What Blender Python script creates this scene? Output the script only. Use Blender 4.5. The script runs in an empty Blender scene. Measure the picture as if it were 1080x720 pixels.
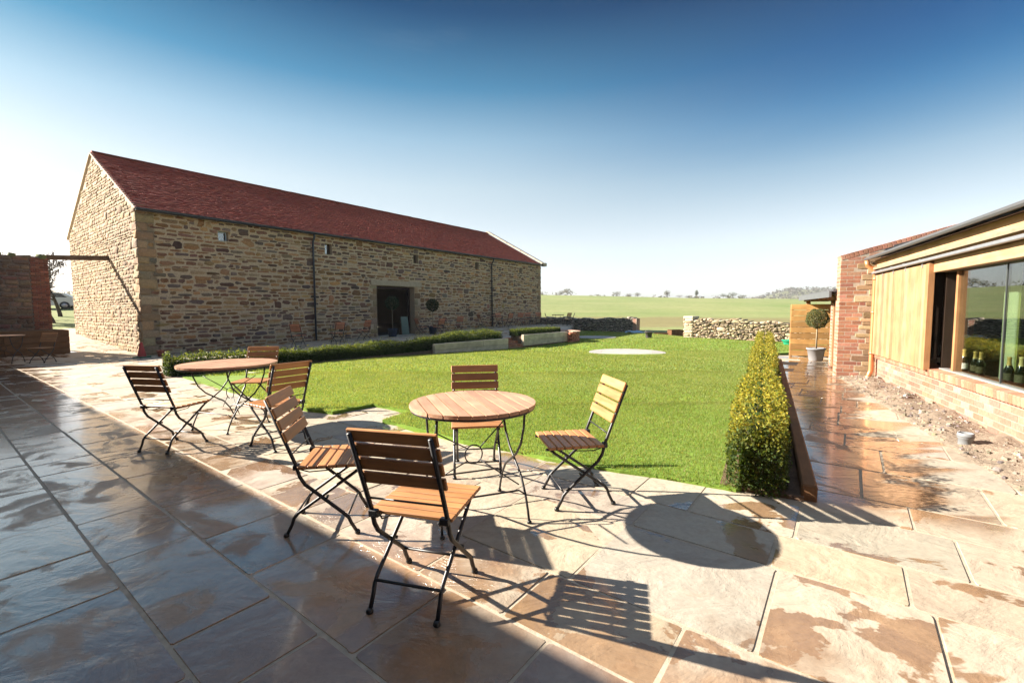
import bpy, bmesh, math, random
import numpy as np
from mathutils import Vector, Matrix, noise as mnoise

SC = bpy.context.scene
COL = SC.collection
R = math.radians
PI = math.pi

# ------------------------------------------------------------------ camera, world, sun, exposure
cam_d = bpy.data.cameras.new('camera'); cam = bpy.data.objects.new('camera', cam_d); COL.objects.link(cam)
cam_d.sensor_width = 36.0; cam_d.lens = 36.0 * 475 / 1080
cam_d.clip_start = 0.05; cam_d.clip_end = 6000
_p, _r = R(4.03), R(0.3)
_F = Vector((0, math.cos(_p), -math.sin(_p))); _R0 = Vector((1, 0, 0)); _U0 = _R0.cross(_F)
_RX = _R0 * math.cos(_r) - _U0 * math.sin(_r); _UX = _R0 * math.sin(_r) + _U0 * math.cos(_r)
cam.matrix_world = Matrix(((_RX.x, _UX.x, -_F.x, 0), (_RX.y, _UX.y, -_F.y, 0), (_RX.z, _UX.z, -_F.z, 1.41), (0, 0, 0, 1)))
SC.camera = cam

SUN_DIR = Vector((1.90, -0.36, -1.0)).normalized()          # the way the light travels
SUN_EL = math.asin(-SUN_DIR.z)
SUN_AZ = math.atan2(-SUN_DIR.x, -SUN_DIR.y)                 # clockwise from +Y
world = bpy.data.worlds.new('World'); SC.world = world; world.use_nodes = True
wt = world.node_tree; wt.nodes.clear()
w_out = wt.nodes.new('ShaderNodeOutputWorld'); w_bg = wt.nodes.new('ShaderNodeBackground')
w_sky = wt.nodes.new('ShaderNodeTexSky'); w_sky.sky_type = 'NISHITA'; w_sky.sun_disc = False
w_sky.sun_elevation = SUN_EL; w_sky.sun_rotation = SUN_AZ
w_sky.air_density = 1.0; w_sky.dust_density = 1.6; w_sky.ozone_density = 2.0; w_sky.altitude = 60
# clear polarised sky: pale at the horizon, deepening upwards; unseen zenith brightened as added fill
w_tc = wt.nodes.new('ShaderNodeTexCoord'); w_sep = wt.nodes.new('ShaderNodeSeparateXYZ')
wt.links.new(w_tc.outputs['Generated'], w_sep.inputs[0])
w_rmp = wt.nodes.new('ShaderNodeValToRGB'); wt.links.new(w_sep.outputs['Z'], w_rmp.inputs[0])
SKY_STOPS = [(0.0, (0.953, 0.99, 1.077)), (0.03, (1.002, 1.034, 1.119)), (0.14, (1.036, 1.021, 0.997)), (0.252, (0.866, 0.932, 0.913)), (0.339, (0.541, 0.736, 0.815)), (0.424, (0.131, 0.397, 0.574)), (0.53, (0.009, 0.112, 0.249)), (0.6, (0.010, 0.07, 0.155)), (0.68, (0.20, 0.27, 0.36)), (0.80, (0.75, 0.80, 0.86)), (1.0, (1.25, 1.28, 1.32))]
SKY_LOW = [(0.0, (0.504, 0.525, 0.665)), (0.03, (0.509, 0.507, 0.609)), (0.14, (0.64, 0.519, 0.457)), (0.252, (0.604, 0.514, 0.404)), (0.339, (0.426, 0.451, 0.385)), (0.424, (0.113, 0.265, 0.288)), (0.53, (0.009, 0.081, 0.134))]
cr = w_rmp.color_ramp
while len(cr.elements) < len(SKY_STOPS): cr.elements.new(0.5)
for e, (p, c) in zip(cr.elements, SKY_STOPS): e.position = p; e.color = (*c, 1)
w_rm2 = wt.nodes.new('ShaderNodeValToRGB'); wt.links.new(w_sep.outputs['Z'], w_rm2.inputs[0]); cr = w_rm2.color_ramp
while len(cr.elements) < len(SKY_LOW): cr.elements.new(0.5)
for e, (p, c) in zip(cr.elements, SKY_LOW): e.position = p; e.color = (*c, 1)
def w_mix(mode, a_, b_, f=None):
    n = wt.nodes.new('ShaderNodeMix'); n.data_type = 'RGBA'; n.blend_type = mode; n.inputs[0].default_value = 1
    wt.links.new(a_, n.inputs[6]); wt.links.new(b_, n.inputs[7])
    if f is not None: wt.links.new(f, n.inputs[0])
    return n.outputs[2]
w_gam = wt.nodes.new('ShaderNodeGamma'); w_gam.inputs[1].default_value = .4; wt.links.new(w_sky.outputs[0], w_gam.inputs[0])
w_fac = wt.nodes.new('ShaderNodeMapRange'); w_fac.interpolation_type = 'SMOOTHSTEP'; wt.links.new(w_sep.outputs['Z'], w_fac.inputs[0])
w_fac.inputs[1].default_value = .06; w_fac.inputs[2].default_value = .22
w_col = w_mix('MIX', w_mix('MULTIPLY', w_sky.outputs[0], w_rm2.outputs[0]), w_mix('MULTIPLY', w_gam.outputs[0], w_rmp.outputs[0]), w_fac.outputs[0])
# a few thin veils of high cloud
w_map = wt.nodes.new('ShaderNodeMapping'); w_map.inputs['Scale'].default_value = (1.2, 2.6, 5.0); w_map.inputs['Rotation'].default_value = (0, 0, R(25)); wt.links.new(w_tc.outputs['Generated'], w_map.inputs[0])
w_noi = wt.nodes.new('ShaderNodeTexNoise'); w_noi.inputs['Scale'].default_value = 1.6; w_noi.inputs['Detail'].default_value = 7; w_noi.inputs['Roughness'].default_value = .62; w_noi.inputs['Distortion'].default_value = .6; wt.links.new(w_map.outputs[0], w_noi.inputs['Vector'])
w_cl = wt.nodes.new('ShaderNodeMapRange'); w_cl.interpolation_type = 'SMOOTHSTEP'; w_cl.inputs[1].default_value = .56; w_cl.inputs[2].default_value = .82; w_cl.inputs[3].default_value = 0; w_cl.inputs[4].default_value = .05; wt.links.new(w_noi.outputs['Fac'], w_cl.inputs[0])
w_white = wt.nodes.new('ShaderNodeRGB'); w_white.outputs[0].default_value = (1.35, 1.5, 1.6, 1)
# the deep band of polarised sky a right angle away from the sun
w_dot = wt.nodes.new('ShaderNodeVectorMath'); w_dot.operation = 'DOT_PRODUCT'; wt.links.new(w_tc.outputs['Generated'], w_dot.inputs[0]); w_dot.inputs[1].default_value = -SUN_DIR
w_pa = wt.nodes.new('ShaderNodeMapRange'); w_pa.interpolation_type = 'SMOOTHSTEP'; wt.links.new(w_dot.outputs['Value'], w_pa.inputs[0])
for i_, v_ in enumerate((.42, -.30, 0., 1.)): w_pa.inputs[i_ + 1].default_value = v_
w_pz = wt.nodes.new('ShaderNodeMapRange'); w_pz.interpolation_type = 'SMOOTHSTEP'; wt.links.new(w_sep.outputs['Z'], w_pz.inputs[0])
for i_, v_ in enumerate((.13, .40, 0., 1.)): w_pz.inputs[i_ + 1].default_value = v_
w_pm = wt.nodes.new('ShaderNodeMath'); w_pm.operation = 'MULTIPLY'; wt.links.new(w_pa.outputs[0], w_pm.inputs[0]); wt.links.new(w_pz.outputs[0], w_pm.inputs[1])
w_tint = wt.nodes.new('ShaderNodeRGB'); w_tint.outputs[0].default_value = (.10, .40, .66, 1)
w_col = w_mix('MULTIPLY', w_col, w_tint.outputs[0], w_pm.outputs[0])
w_fin = w_mix('MIX', w_col, w_white.outputs[0], w_cl.outputs[0])
wt.links.new(w_fin, w_bg.inputs[0]); w_bg.inputs[1].default_value = 0.13
wt.links.new(w_bg.outputs[0], w_out.inputs[0])

sun_d = bpy.data.lights.new('sun', 'SUN'); sun = bpy.data.objects.new('sun', sun_d); COL.objects.link(sun)
sun_d.energy = 5.0; sun_d.angle = R(0.5); sun_d.color = (1.0, 0.91, 0.785)
sun.rotation_euler = SUN_DIR.to_track_quat('-Z', 'Y').to_euler(); sun.location = (-40, 15, 30)

SC.view_settings.view_transform = 'Standard'; SC.view_settings.look = 'None'
SC.view_settings.exposure = 2.0; SC.view_settings.gamma = 1.0; SC.view_settings.use_curve_mapping = False
SC.cycles.max_bounces = 8; SC.cycles.transparent_max_bounces = 12
SC.cycles.caustics_reflective = False; SC.cycles.caustics_refractive = False

# ------------------------------------------------------------------ frames of the place
E1 = Vector((0.6, 0.8, 0)); E2 = Vector((0.8, -0.6, 0))       # along the barn / out over the lawn
BARN = Vector((-12.81, 15.61, 0)); BLEN, BWID, EAVE, RIDGE = 25.15, 10.6, 5.0, 7.84
RB = Vector((5.0, 4.3, 0)); RU = Vector((0.433, 0.9014, 0)); RN = Vector((-0.9014, 0.433, 0))
TER0 = Vector((-7.1, 9.57, 0)); TERD = Vector((0.635, 0.7725, 0))   # edge between terrace and lawn
HED0 = Vector((1.86, 3.36, 0)); HEDD = Vector((0.4925, 0.8703, 0))  # box hedge beside the path

def sstep(a, b, x):
    t = np.clip((x - a) / (b - a), 0, 1); return t * t * (3 - 2 * t)

def h_pave(x, y):
    w = (x + 12.81) * -.8 + (y - 15.61) * .6; s = (x + 12.81) * .6 + (y - 15.61) * .8
    near = sstep(-6, -1, s)
    terr = sstep(-13, -9.5, w)
    left = (-.15 + .048 * np.clip(w, 0, 40)) * near
    right = (-.13 * np.clip(1 + w / 5, 0, 1) * near) * (1 - sstep(0, 7, s)) + (.06 * sstep(1, 9, s) + .23 * sstep(12, 19, s)) * terr
    return np.where(w > 0, left, right) * np.where(y > 8, 1, 0)

def h_lawn(x, y):
    return .03 - .19 * sstep(12, 18.5, y) + .012 * np.sin(x * .9 + y * .5) + .01 * np.sin(y * 1.3 - x * .4)

def h_land(x, y):
    fall = np.clip(1.03 - .0023 * x, .55, 1.15)
    t = np.clip((y - 30) / 230, 0, 1)
    field = -.45 + 9.8 * fall * (t * t * (3 - 2 * t) * .7 + t * .3)
    field = field - 9 * sstep(265, 420, y) + .22 * np.sin(x * .05 + y * .03) * sstep(40, 90, y)
    leftrise = sstep(-14, -24, x) * sstep(10, 24, y)
    near_left = h_pave(x, y) - .10 + .018 * np.clip(y - 22, 0, 60)
    z = np.where(y < 34, -.45, field)
    return z * (1 - leftrise) + np.maximum(near_left, z) * leftrise

# ------------------------------------------------------------------ materials
def new_mat(name):
    m = bpy.data.materials.new(name); m.use_nodes = True
    nt = m.node_tree; nt.nodes.clear()
    o = nt.nodes.new('ShaderNodeOutputMaterial'); b = nt.nodes.new('ShaderNodeBsdfPrincipled')
    nt.links.new(b.outputs[0], o.inputs[0])
    return m, nt, b
class NT:
    """tiny node helper"""
    def __init__(s, nt): s.nt = nt
    def link(s, a, b): s.nt.links.new(a, b)
    def put(s, sock, v):
        if isinstance(v, bpy.types.NodeSocket): s.link(v, sock)
        elif isinstance(v, (tuple, list)) and len(v) == 3 and sock.type == 'RGBA': sock.default_value = (*v, 1)
        else: sock.default_value = v
    def attr(s, name='Col'):
        n = s.nt.nodes.new('ShaderNodeAttribute'); n.attribute_name = name; return n.outputs['Color']
    def coord(s, kind='Object'):
        if kind == 'Position': return s.nt.nodes.new('ShaderNodeNewGeometry').outputs['Position']
        return s.nt.nodes.new('ShaderNodeTexCoord').outputs[kind]
    def mapping(s, v, scale=(1, 1, 1), rot=(0, 0, 0)):
        n = s.nt.nodes.new('ShaderNodeMapping'); s.link(v, n.inputs[0])
        n.inputs['Scale'].default_value = scale; n.inputs['Rotation'].default_value = rot; return n.outputs[0]
    def noise(s, v, scale, detail=4, rough=.55, dist=0, out='Fac'):
        n = s.nt.nodes.new('ShaderNodeTexNoise'); s.link(v, n.inputs['Vector'])
        n.inputs['Scale'].default_value = scale; n.inputs['Detail'].default_value = detail
        n.inputs['Roughness'].default_value = rough; n.inputs['Distortion'].default_value = dist
        return n.outputs[out]
    def voro(s, v, scale, feature='F1', out='Distance'):
        n = s.nt.nodes.new('ShaderNodeTexVoronoi'); n.feature = feature; s.link(v, n.inputs['Vector'])
        n.inputs['Scale'].default_value = scale; return n.outputs[out]
    def ramp(s, f, stops):
        n = s.nt.nodes.new('ShaderNodeValToRGB'); s.link(f, n.inputs[0]); e = n.color_ramp.elements
        while len(e) < len(stops): e.new(.5)
        for q, (p, c) in zip(e, stops):
            q.position = p; q.color = (c, c, c, 1) if not isinstance(c, tuple) else (*c, 1)
        return n.outputs[0]
    def math(s, op, a, b=0., c=None, clamp=False):
        n = s.nt.nodes.new('ShaderNodeMath'); n.operation = op; n.use_clamp = clamp
        s.put(n.inputs[0], a); s.put(n.inputs[1], b)
        if c is not None: s.put(n.inputs[2], c)
        return n.outputs[0]
    def mrange(s, v, a, b, c=0., d=1.):
        n = s.nt.nodes.new('ShaderNodeMapRange'); n.interpolation_type = 'SMOOTHSTEP'
        s.put(n.inputs[0], v); n.inputs[1].default_value = a; n.inputs[2].default_value = b
        n.inputs[3].default_value = c; n.inputs[4].default_value = d; return n.outputs[0]
    def mix(s, f, a, b, mode='MIX'):
        n = s.nt.nodes.new('ShaderNodeMix'); n.data_type = 'RGBA'; n.blend_type = mode; n.clamp_result = False
        s.put(n.inputs[0], f); s.put(n.inputs[6], a); s.put(n.inputs[7], b); return n.outputs[2]
    def bump(s, h, strength=.4, dist=.01):
        n = s.nt.nodes.new('ShaderNodeBump'); s.link(h, n.inputs['Height'])
        n.inputs['Strength'].default_value = strength; n.inputs['Distance'].default_value = dist; return n.outputs[0]
    def dot(s, v, d):
        n = s.nt.nodes.new('ShaderNodeVectorMath'); n.operation = 'DOT_PRODUCT'; s.link(v, n.inputs[0])
        n.inputs[1].default_value = d; return n.outputs['Value']

def mat_attr(name, rough=.85, n_scale=14, n_amt=.35, b_scale=30, b_str=.5, b_dist=.01, spec=.3, coord='Object', metallic=0):
    """base colour = the 'Col' attribute of the mesh, mottled, with a fine bump"""
    m, nt, b = new_mat(name); k = NT(nt); v = k.coord(coord)
    f = k.noise(v, n_scale, 5, .6)
    c = k.mix(1.0, k.attr(), k.ramp(f, [(.2, 1 - n_amt), (.8, 1 + n_amt)]), 'MULTIPLY')
    k.put(b.inputs['Base Color'], c); b.inputs['Roughness'].default_value = rough
    b.inputs['Specular IOR Level'].default_value = spec; b.inputs['Metallic'].default_value = metallic
    if b_str: k.put(b.inputs['Normal'], k.bump(k.noise(v, b_scale, 6, .65), b_str, b_dist))
    return m

def mat_wood(name, c1, c2, rough=.5, scale=(3, 45, 45), spec=.4, bump=.25):
    """sawn timber: grain runs along the object's local x (scale decides)"""
    m, nt, b = new_mat(name); k = NT(nt); v = k.mapping(k.coord('Object'), scale)
    g = k.noise(v, 1.0, 5, .65, .6)
    c = k.ramp(g, [(.3, c1), (.7, c2)])
    big = k.noise(k.coord('Object'), 3.5, 2)
    c = k.mix(1.0, c, k.ramp(big, [(.3, .8), (.75, 1.15)]), 'MULTIPLY')
    c = k.mix(1.0, c, k.attr(), 'MULTIPLY')
    k.put(b.inputs['Base Color'], c); k.put(b.inputs['Roughness'], k.ramp(g, [(.2, rough - .1), (.8, rough + .15)]))
    b.inputs['Specular IOR Level'].default_value = spec
    k.put(b.inputs['Normal'], k.bump(g, bump, .004))
    return m

def mat_leaf(name, trans=.35, rough=.6):
    m, nt, b = new_mat(name); k = NT(nt)
    o = [n for n in nt.nodes if n.type == 'OUTPUT_MATERIAL'][0]
    c = k.attr(); k.put(b.inputs['Base Color'], c); b.inputs['Roughness'].default_value = rough
    b.inputs['Specular IOR Level'].default_value = .15
    t = nt.nodes.new('ShaderNodeBsdfTranslucent'); k.put(t.inputs[0], k.mix(1., c, (1.35, 1.25, .6), 'MULTIPLY'))
    mx = nt.nodes.new('ShaderNodeMixShader'); mx.inputs[0].default_value = trans
    k.link(b.outputs[0], mx.inputs[1]); k.link(t.outputs[0], mx.inputs[2]); k.link(mx.outputs[0], o.inputs[0])
    return m

M = {}
M['stone'] = mat_attr('rubble_stone', .9, 22, .4, 34, .9, .02)
M['drystone'] = mat_attr('dry_stone', .92, 16, .4, 26, .9, .02)
M['mortar'] = mat_attr('lime_mortar', .95, 9, .22, 60, .8, .012)
M['brick'] = mat_attr('brick_faces', .88, 30, .3, 70, .5, .005)
M['tile'] = mat_attr('clay_tile', .82, 20, .3, 40, .3, .004)
M['slate'] = mat_attr('roof_slate', .45, 8, .3, 30, .3, .004, .5)
M['metal'] = mat_attr('painted_metal', .45, 10, .1, 60, .1, .001, .5)
M['iron'] = mat_attr('dark_steel', .42, 40, .25, 120, .15, .001, .5)
M['zinc'] = mat_attr('grey_steel', .4, 12, .15, 60, .1, .001, .5, metallic=.6)
M['plain'] = mat_attr('matt_paint', .6, 12, .1, 60, .1, .001)
M['copper'] = mat_attr('copper_pipe', .38, 9, .2, 60, .05, .001, .5, metallic=.55)
M['soil'] = mat_attr('bare_soil', .95, 6, .5, 20, 1, .04)
M['leaf'] = mat_leaf('box_leaf', .38)
M['treeleaf'] = mat_leaf('tree_leaf', .25, .6)
M['bark'] = mat_attr('bark', .9, 12, .4, 30, .6, .01)
M['teak'] = mat_wood('oiled_hardwood', (.35, .15, .055), (.52, .25, .10), .42, (4, 60, 60))
M['cladding'] = mat_wood('larch_board', (.32, .18, .095), (.43, .265, .155), .6, (30, 30, 2.2))
M['beamwood'] = mat_wood('larch_beam', (.36, .225, .125), (.47, .32, .195), .6, (2.2, 30, 30))
M['sleeper'] = mat_wood('weathered_sleeper', (.46, .385, .275), (.64, .56, .43), .85, (2.5, 26, 26), .2, .6)
M['redsleeper'] = mat_wood('reddish_sleeper', (.13, .065, .03), (.22, .115, .055), .75, (2.5, 26, 26), .25, .6)
M['oldbeam'] = mat_wood('old_beam', (.10, .07, .045), (.17, .12, .08), .85, (2.5, 26, 26), .2, .6)
def _glass(name, tint, rough=0.0):
    m, nt, b = new_mat(name); k = NT(nt); o = [n for n in nt.nodes if n.type == 'OUTPUT_MATERIAL'][0]
    nt.nodes.remove(b)
    t = nt.nodes.new('ShaderNodeBsdfTransparent'); k.put(t.inputs[0], tint)
    g = nt.nodes.new('ShaderNodeBsdfGlossy'); g.inputs['Roughness'].default_value = rough
    ge = nt.nodes.new('ShaderNodeNewGeometry'); dv = nt.nodes.new('ShaderNodeVectorMath'); dv.operation = 'DOT_PRODUCT'
    k.link(ge.outputs['Incoming'], dv.inputs[0]); k.link(ge.outputs['Normal'], dv.inputs[1])
    sch = k.math('POWER', k.math('SUBTRACT', 1., k.math('ABSOLUTE', dv.outputs['Value']), clamp=True), 4.)
    mx = nt.nodes.new('ShaderNodeMixShader')
    k.put(mx.inputs[0], k.math('ADD', .16, k.math('MULTIPLY', sch, .9), clamp=True)); k.link(t.outputs[0], mx.inputs[1]); k.link(g.outputs[0], mx.inputs[2])
    k.link(mx.outputs[0], o.inputs[0]); return m
M['glass'] = _glass('window_glass', (.78, .84, .80))
def _bottle():
    m, nt, b = new_mat('bottle_glass'); b.inputs['Base Color'].default_value = (.006, .009, .004, 1)
    b.inputs['Roughness'].default_value = .06; b.inputs['Specular IOR Level'].default_value = .8; return m
M['bottle'] = _bottle()

def _paving():
    m, nt, b = new_mat('sandstone_flags'); k = NT(nt); P = k.coord('Position')
    seed = k.attr('Seed')                       # a random offset for each slab so its figure is its own
    va = nt.nodes.new('ShaderNodeVectorMath'); va.operation = 'ADD'; k.link(P, va.inputs[0]); k.link(seed, va.inputs[1]); V = va.outputs[0]
    # riven figure: bands and mineral stains inside every slab
    band = k.noise(k.mapping(V, (1.2, 2.0, 1)), 1.6, 6, .66, .5)
    fine = k.noise(V, 22, 6, .7)
    blot = k.noise(V, 3.2, 5, .62, .8)
    c = k.attr()
    c = k.mix(1., c, k.ramp(band, [(.26, (.84, .80, .77)), (.5, (1, 1, 1)), (.74, (1.08, 1.06, 1.02))]), 'MULTIPLY')
    c = k.mix(k.ramp(blot, [(.6, 0.), (.74, .28)]), c, (.30, .19, .10))
    c = k.mix(1., c, k.ramp(fine, [(.25, .82), (.75, 1.14)]), 'MULTIPLY')
    # damp: melted frost lying in the long shade of the house, along the hedge, and left-over blots
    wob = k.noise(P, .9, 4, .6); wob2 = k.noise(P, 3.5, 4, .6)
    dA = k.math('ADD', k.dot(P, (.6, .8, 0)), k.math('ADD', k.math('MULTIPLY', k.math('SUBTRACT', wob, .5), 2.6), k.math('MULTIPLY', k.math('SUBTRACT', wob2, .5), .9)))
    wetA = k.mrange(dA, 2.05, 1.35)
    streak = k.noise(k.mapping(P, (.55, 4.2, 1), (0, 0, R(34))), 1.0, 2, .4)
    q = k.math('SUBTRACT', k.dot(P, (.868, -.497, 0)), .32)
    qq = k.math('ADD', q, k.math('MULTIPLY', k.math('SUBTRACT', streak, .5), -2.0))
    tt = k.dot(P, (.497, .868, 0))
    wetB = k.math('MULTIPLY', k.mrange(qq, .98, .72), k.math('MULTIPLY', k.mrange(tt, 3.7, 4.1), k.mrange(q, -.3, 0.)))
    blob = k.noise(V, 1.35, 6, .58, .35)
    wetC = k.mrange(k.math('ADD', blob, k.math('MULTIPLY', fine, .02)), .575, .592)
    wetC = k.math('MULTIPLY', wetC, .95)
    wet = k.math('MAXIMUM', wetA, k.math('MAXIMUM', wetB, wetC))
    # inside the damp some faces have dried and some hold a film of water
    film = k.mrange(k.noise(V, 2.1, 5, .6, .9), .36, .50)
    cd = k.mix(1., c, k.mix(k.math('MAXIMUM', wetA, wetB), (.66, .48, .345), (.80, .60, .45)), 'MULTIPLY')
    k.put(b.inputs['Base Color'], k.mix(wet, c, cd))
    rw = k.math('ADD', .44, k.math('MULTIPLY', film, -.37))
    k.put(b.inputs['Roughness'], k.math('ADD', k.math('MULTIPLY', wet, k.math('SUBTRACT', rw, .72)), .72))
    k.put(b.inputs['Specular IOR Level'], k.math('ADD', .4, k.math('MULTIPLY', wet, .6))); k.put(b.inputs['Coat Weight'], k.math('MULTIPLY', wet, film)); b.inputs['Coat Roughness'].default_value = .12; b.inputs['Coat IOR'].default_value = 1.6
    # riven surface: stepped layers + ripples; drowned a little where the film lies
    lay = k.noise(k.mapping(V, (1., 1.5, 1)), 2.2, 6, .55, .9)
    step = nt.nodes.new('ShaderNodeMath'); step.operation = 'SNAP'; k.link(lay, step.inputs[0]); step.inputs[1].default_value = .06
    hh = k.math('ADD', k.math('MULTIPLY', step.outputs[0], .5), k.math('ADD', k.math('MULTIPLY', lay, .9), k.math('MULTIPLY', fine, .10)))
    bm_ = nt.nodes.new('ShaderNodeBump'); k.link(hh, bm_.inputs['Height']); bm_.inputs['Distance'].default_value = .03
    k.put(bm_.inputs['Strength'], k.math('SUBTRACT', .85, k.math('MULTIPLY', k.math('MULTIPLY', wet, film), .22)))
    k.link(bm_.outputs[0], b.inputs['Normal'])
    return m
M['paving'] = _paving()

def _grassland(name, scale_far, stops, bump=.6):
    m, nt, b = new_mat(name); k = NT(nt); P = k.coord('Position')
    a = k.noise(P, scale_far, 5, .6); f = k.noise(P, .8, 8, .75); w = k.noise(k.mapping(P, (.011, .05, 1)), 1., 6, .68, .6)
    c = k.ramp(a, stops)
    c = k.mix(k.ramp(w, [(.46, 0.), (.68, .65)]), c, (.27, .26, .13))
    c = k.mix(1., c, k.ramp(f, [(.25, .7), (.75, 1.25)]), 'MULTIPLY')
    k.put(b.inputs['Base Color'], c); b.inputs['Roughness'].default_value = .95; b.inputs['Specular IOR Level'].default_value = .1
    k.put(b.inputs['Normal'], k.bump(f, bump, .05)); return m, k, b, P
M['lawn'] = _grassland('lawn_sward', .35, [(.3, (.13, .22, .03)), (.7, (.18, .28, .045))])[0]
_m, _k, _b, _P = _grassland('meadow', .035, [(.32, (.14, .195, .06)), (.68, (.235, .25, .105))])
# a strip of bare earth beyond the far walls
_d = _k.math('ADD', _k.dot(_P, (.10, 1, 0)), _k.math('MULTIPLY', _k.math('SUBTRACT', _k.noise(_P, .22, 4, .6), .5), 16))
_e = _k.math('MULTIPLY', _k.mrange(_d, 42, 45), _k.mrange(_d, 66, 60))
_old = _b.inputs['Base Color'].links[0].from_socket
_k.put(_b.inputs['Base Color'], _k.mix(_k.math('MULTIPLY', _e, .55), _old, (.19, .125, .07)))
M['meadow'] = _m
M['hillside'] = _grassland('hillside', .03, [(.3, (.075, .085, .045)), (.7, (.12, .125, .07))])[0]

# ------------------------------------------------------------------ mesh building
class MB:
    """collects geometry (with a colour per vertex) for ONE mesh object"""
    def __init__(s): s.v = []; s.f = []; s.c = []; s.smooth = []
    def add(s, vs, fs, col=(1, 1, 1), smooth=False):
        o = len(s.v); s.v.extend([tuple(q) for q in vs]); s.c.extend([col] * len(vs))
        s.f.extend([tuple(i + o for i in f) for f in fs]); s.smooth.extend([smooth] * len(fs)); return s
    def box(s, c, size, col=(1, 1, 1), rot=None, bev=0.0):
        hx, hy, hz = [q / 2 for q in size]; c = Vector(c)
        if bev <= 0:
            vs = [Vector((x, y, z)) for z in (-hz, hz) for y in (-hy, hy) for x in (-hx, hx)]
            fs = [(0, 2, 3, 1), (4, 5, 7, 6), (0, 1, 5, 4), (2, 6, 7, 3), (0, 4, 6, 2), (1, 3, 7, 5)]
        else:
            bm = bmesh.new(); bmesh.ops.create_cube(bm, size=1)
            for q in bm.verts: q.co = Vector((q.co.x * size[0], q.co.y * size[1], q.co.z * size[2]))
            bmesh.ops.bevel(bm, geom=bm.edges[:], offset=min(bev, min(size) * .3), segments=1, affect='EDGES', profile=.6)
            bm.verts.index_update(); vs = [q.co.copy() for q in bm.verts]; fs = [[q.index for q in f.verts] for f in bm.faces]; bm.free()
        if rot is not None: vs = [rot @ q for q in vs]
        return s.add([c + q for q in vs], fs, col)
    def beam(s, a, b, w, h, col=(1, 1, 1), up=(0, 0, 1), bev=0.0):
        """rectangular bar from a to b, w across, h along up"""
        a = Vector(a); b = Vector(b); x = (b - a); L = x.length; x.normalize(); up = Vector(up)
        y = up.cross(x).normalized(); z = x.cross(y)
        rot = Matrix((x, y, z)).transposed()
        return s.box((a + b) / 2, (L, w, h), col, rot, bev)
    def tube(s, pts, r, sides=8, col=(1, 1, 1), caps=True, closed=False):
        pts = [Vector(p) for p in pts]; n = len(pts); rs = r if isinstance(r, (list, tuple)) else [r] * n
        rings = []; prev = None
        for i, p in enumerate(pts):
            if closed: t = (pts[(i + 1) % n] - pts[i - 1])
            else: t = (pts[min(i + 1, n - 1)] - pts[max(i - 1, 0)])
            t.normalize()
            if prev is None:
                ref = Vector((0, 0, 1)) if abs(t.z) < .9 else Vector((1, 0, 0)); u = t.cross(ref).normalized()
            else:
                u = (prev - t * prev.dot(t)); u = u.normalized() if u.length > 1e-6 else t.orthogonal().normalized()
            prev = u; w = t.cross(u)
            rings.append([p + (u * math.cos(2 * PI * k / sides) + w * math.sin(2 * PI * k / sides)) * rs[i] for k in range(sides)])
        vs = [q for rg in rings for q in rg]; fs = []
        m = n if closed else n - 1
        for i in range(m):
            j = (i + 1) % n
            for k in range(sides):
                k2 = (k + 1) % sides; fs.append((i * sides + k, i * sides + k2, j * sides + k2, j * sides + k))
        if caps and not closed: fs.append(tuple(range(sides))[::-1]); fs.append(tuple((n - 1) * sides + k for k in range(sides)))
        return s.add(vs, fs, col, True)
    def lathe(s, prof, c=(0, 0, 0), sides=20, col=(1, 1, 1), cap=True):
        c = Vector(c); vs = []; fs = []
        for (r, z) in prof:
            for k in range(sides): a = 2 * PI * k / sides; vs.append(c + Vector((r * math.cos(a), r * math.sin(a), z)))
        for i in range(len(prof) - 1):
            for k in range(sides):
                k2 = (k + 1) % sides; fs.append((i * sides + k, i * sides + k2, (i + 1) * sides + k2, (i + 1) * sides + k))
        if cap: fs.append(tuple(range(sides))[::-1]); fs.append(tuple((len(prof) - 1) * sides + k for k in range(sides)))
        return s.add(vs, fs, col, True)
    def prism(s, poly, ox, ax, ay, az, depth, col=(1, 1, 1)):
        """polygon in the (ax, ay) plane pushed along az"""
        ox, ax, ay, az = Vector(ox), Vector(ax), Vector(ay), Vector(az); n = len(poly)
        a = [ox + ax * p[0] + ay * p[1] for p in poly]; b = [q + az * depth for q in a]
        fs = [tuple(range(n)), tuple(range(n, 2 * n))[::-1]] + [(i, i + n, (i + 1) % n + n, (i + 1) % n) for i in range(n)]
        return s.add(a + b, fs, col)
    def np_add(s, V, F, C, smooth=False):
        o = len(s.v); s.v.extend(map(tuple, V.tolist())); s.c.extend(map(tuple, C.tolist()))
        s.f.extend(map(tuple, (np.asarray(F) + o).tolist())); s.smooth.extend([smooth] * len(F)); return s
    def build(s, name, mat, parent=None, loc=None, rz=0):
        me = bpy.data.meshes.new(name); me.from_pydata(s.v, [], s.f); me.materials.append(mat)
        a = me.attributes.new('Col', 'FLOAT_COLOR', 'POINT')
        c = np.ones((len(s.v), 4), np.float32); c[:, :3] = np.array(s.c, np.float32).reshape(-1, 3); a.data.foreach_set('color', c.ravel())
        me.polygons.foreach_set('use_smooth', s.smooth)
        me.validate(); me.update()
        if not getattr(s, 'keep', False):
            bm = bmesh.new(); bm.from_mesh(me); bmesh.ops.recalc_face_normals(bm, faces=bm.faces); bm.to_mesh(me); bm.free()
        o = bpy.data.objects.new(name, me); COL.objects.link(o)
        if parent is not None: o.parent = parent
        if loc is not None: o.location = loc
        o.rotation_euler.z = rz
        return o

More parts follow.
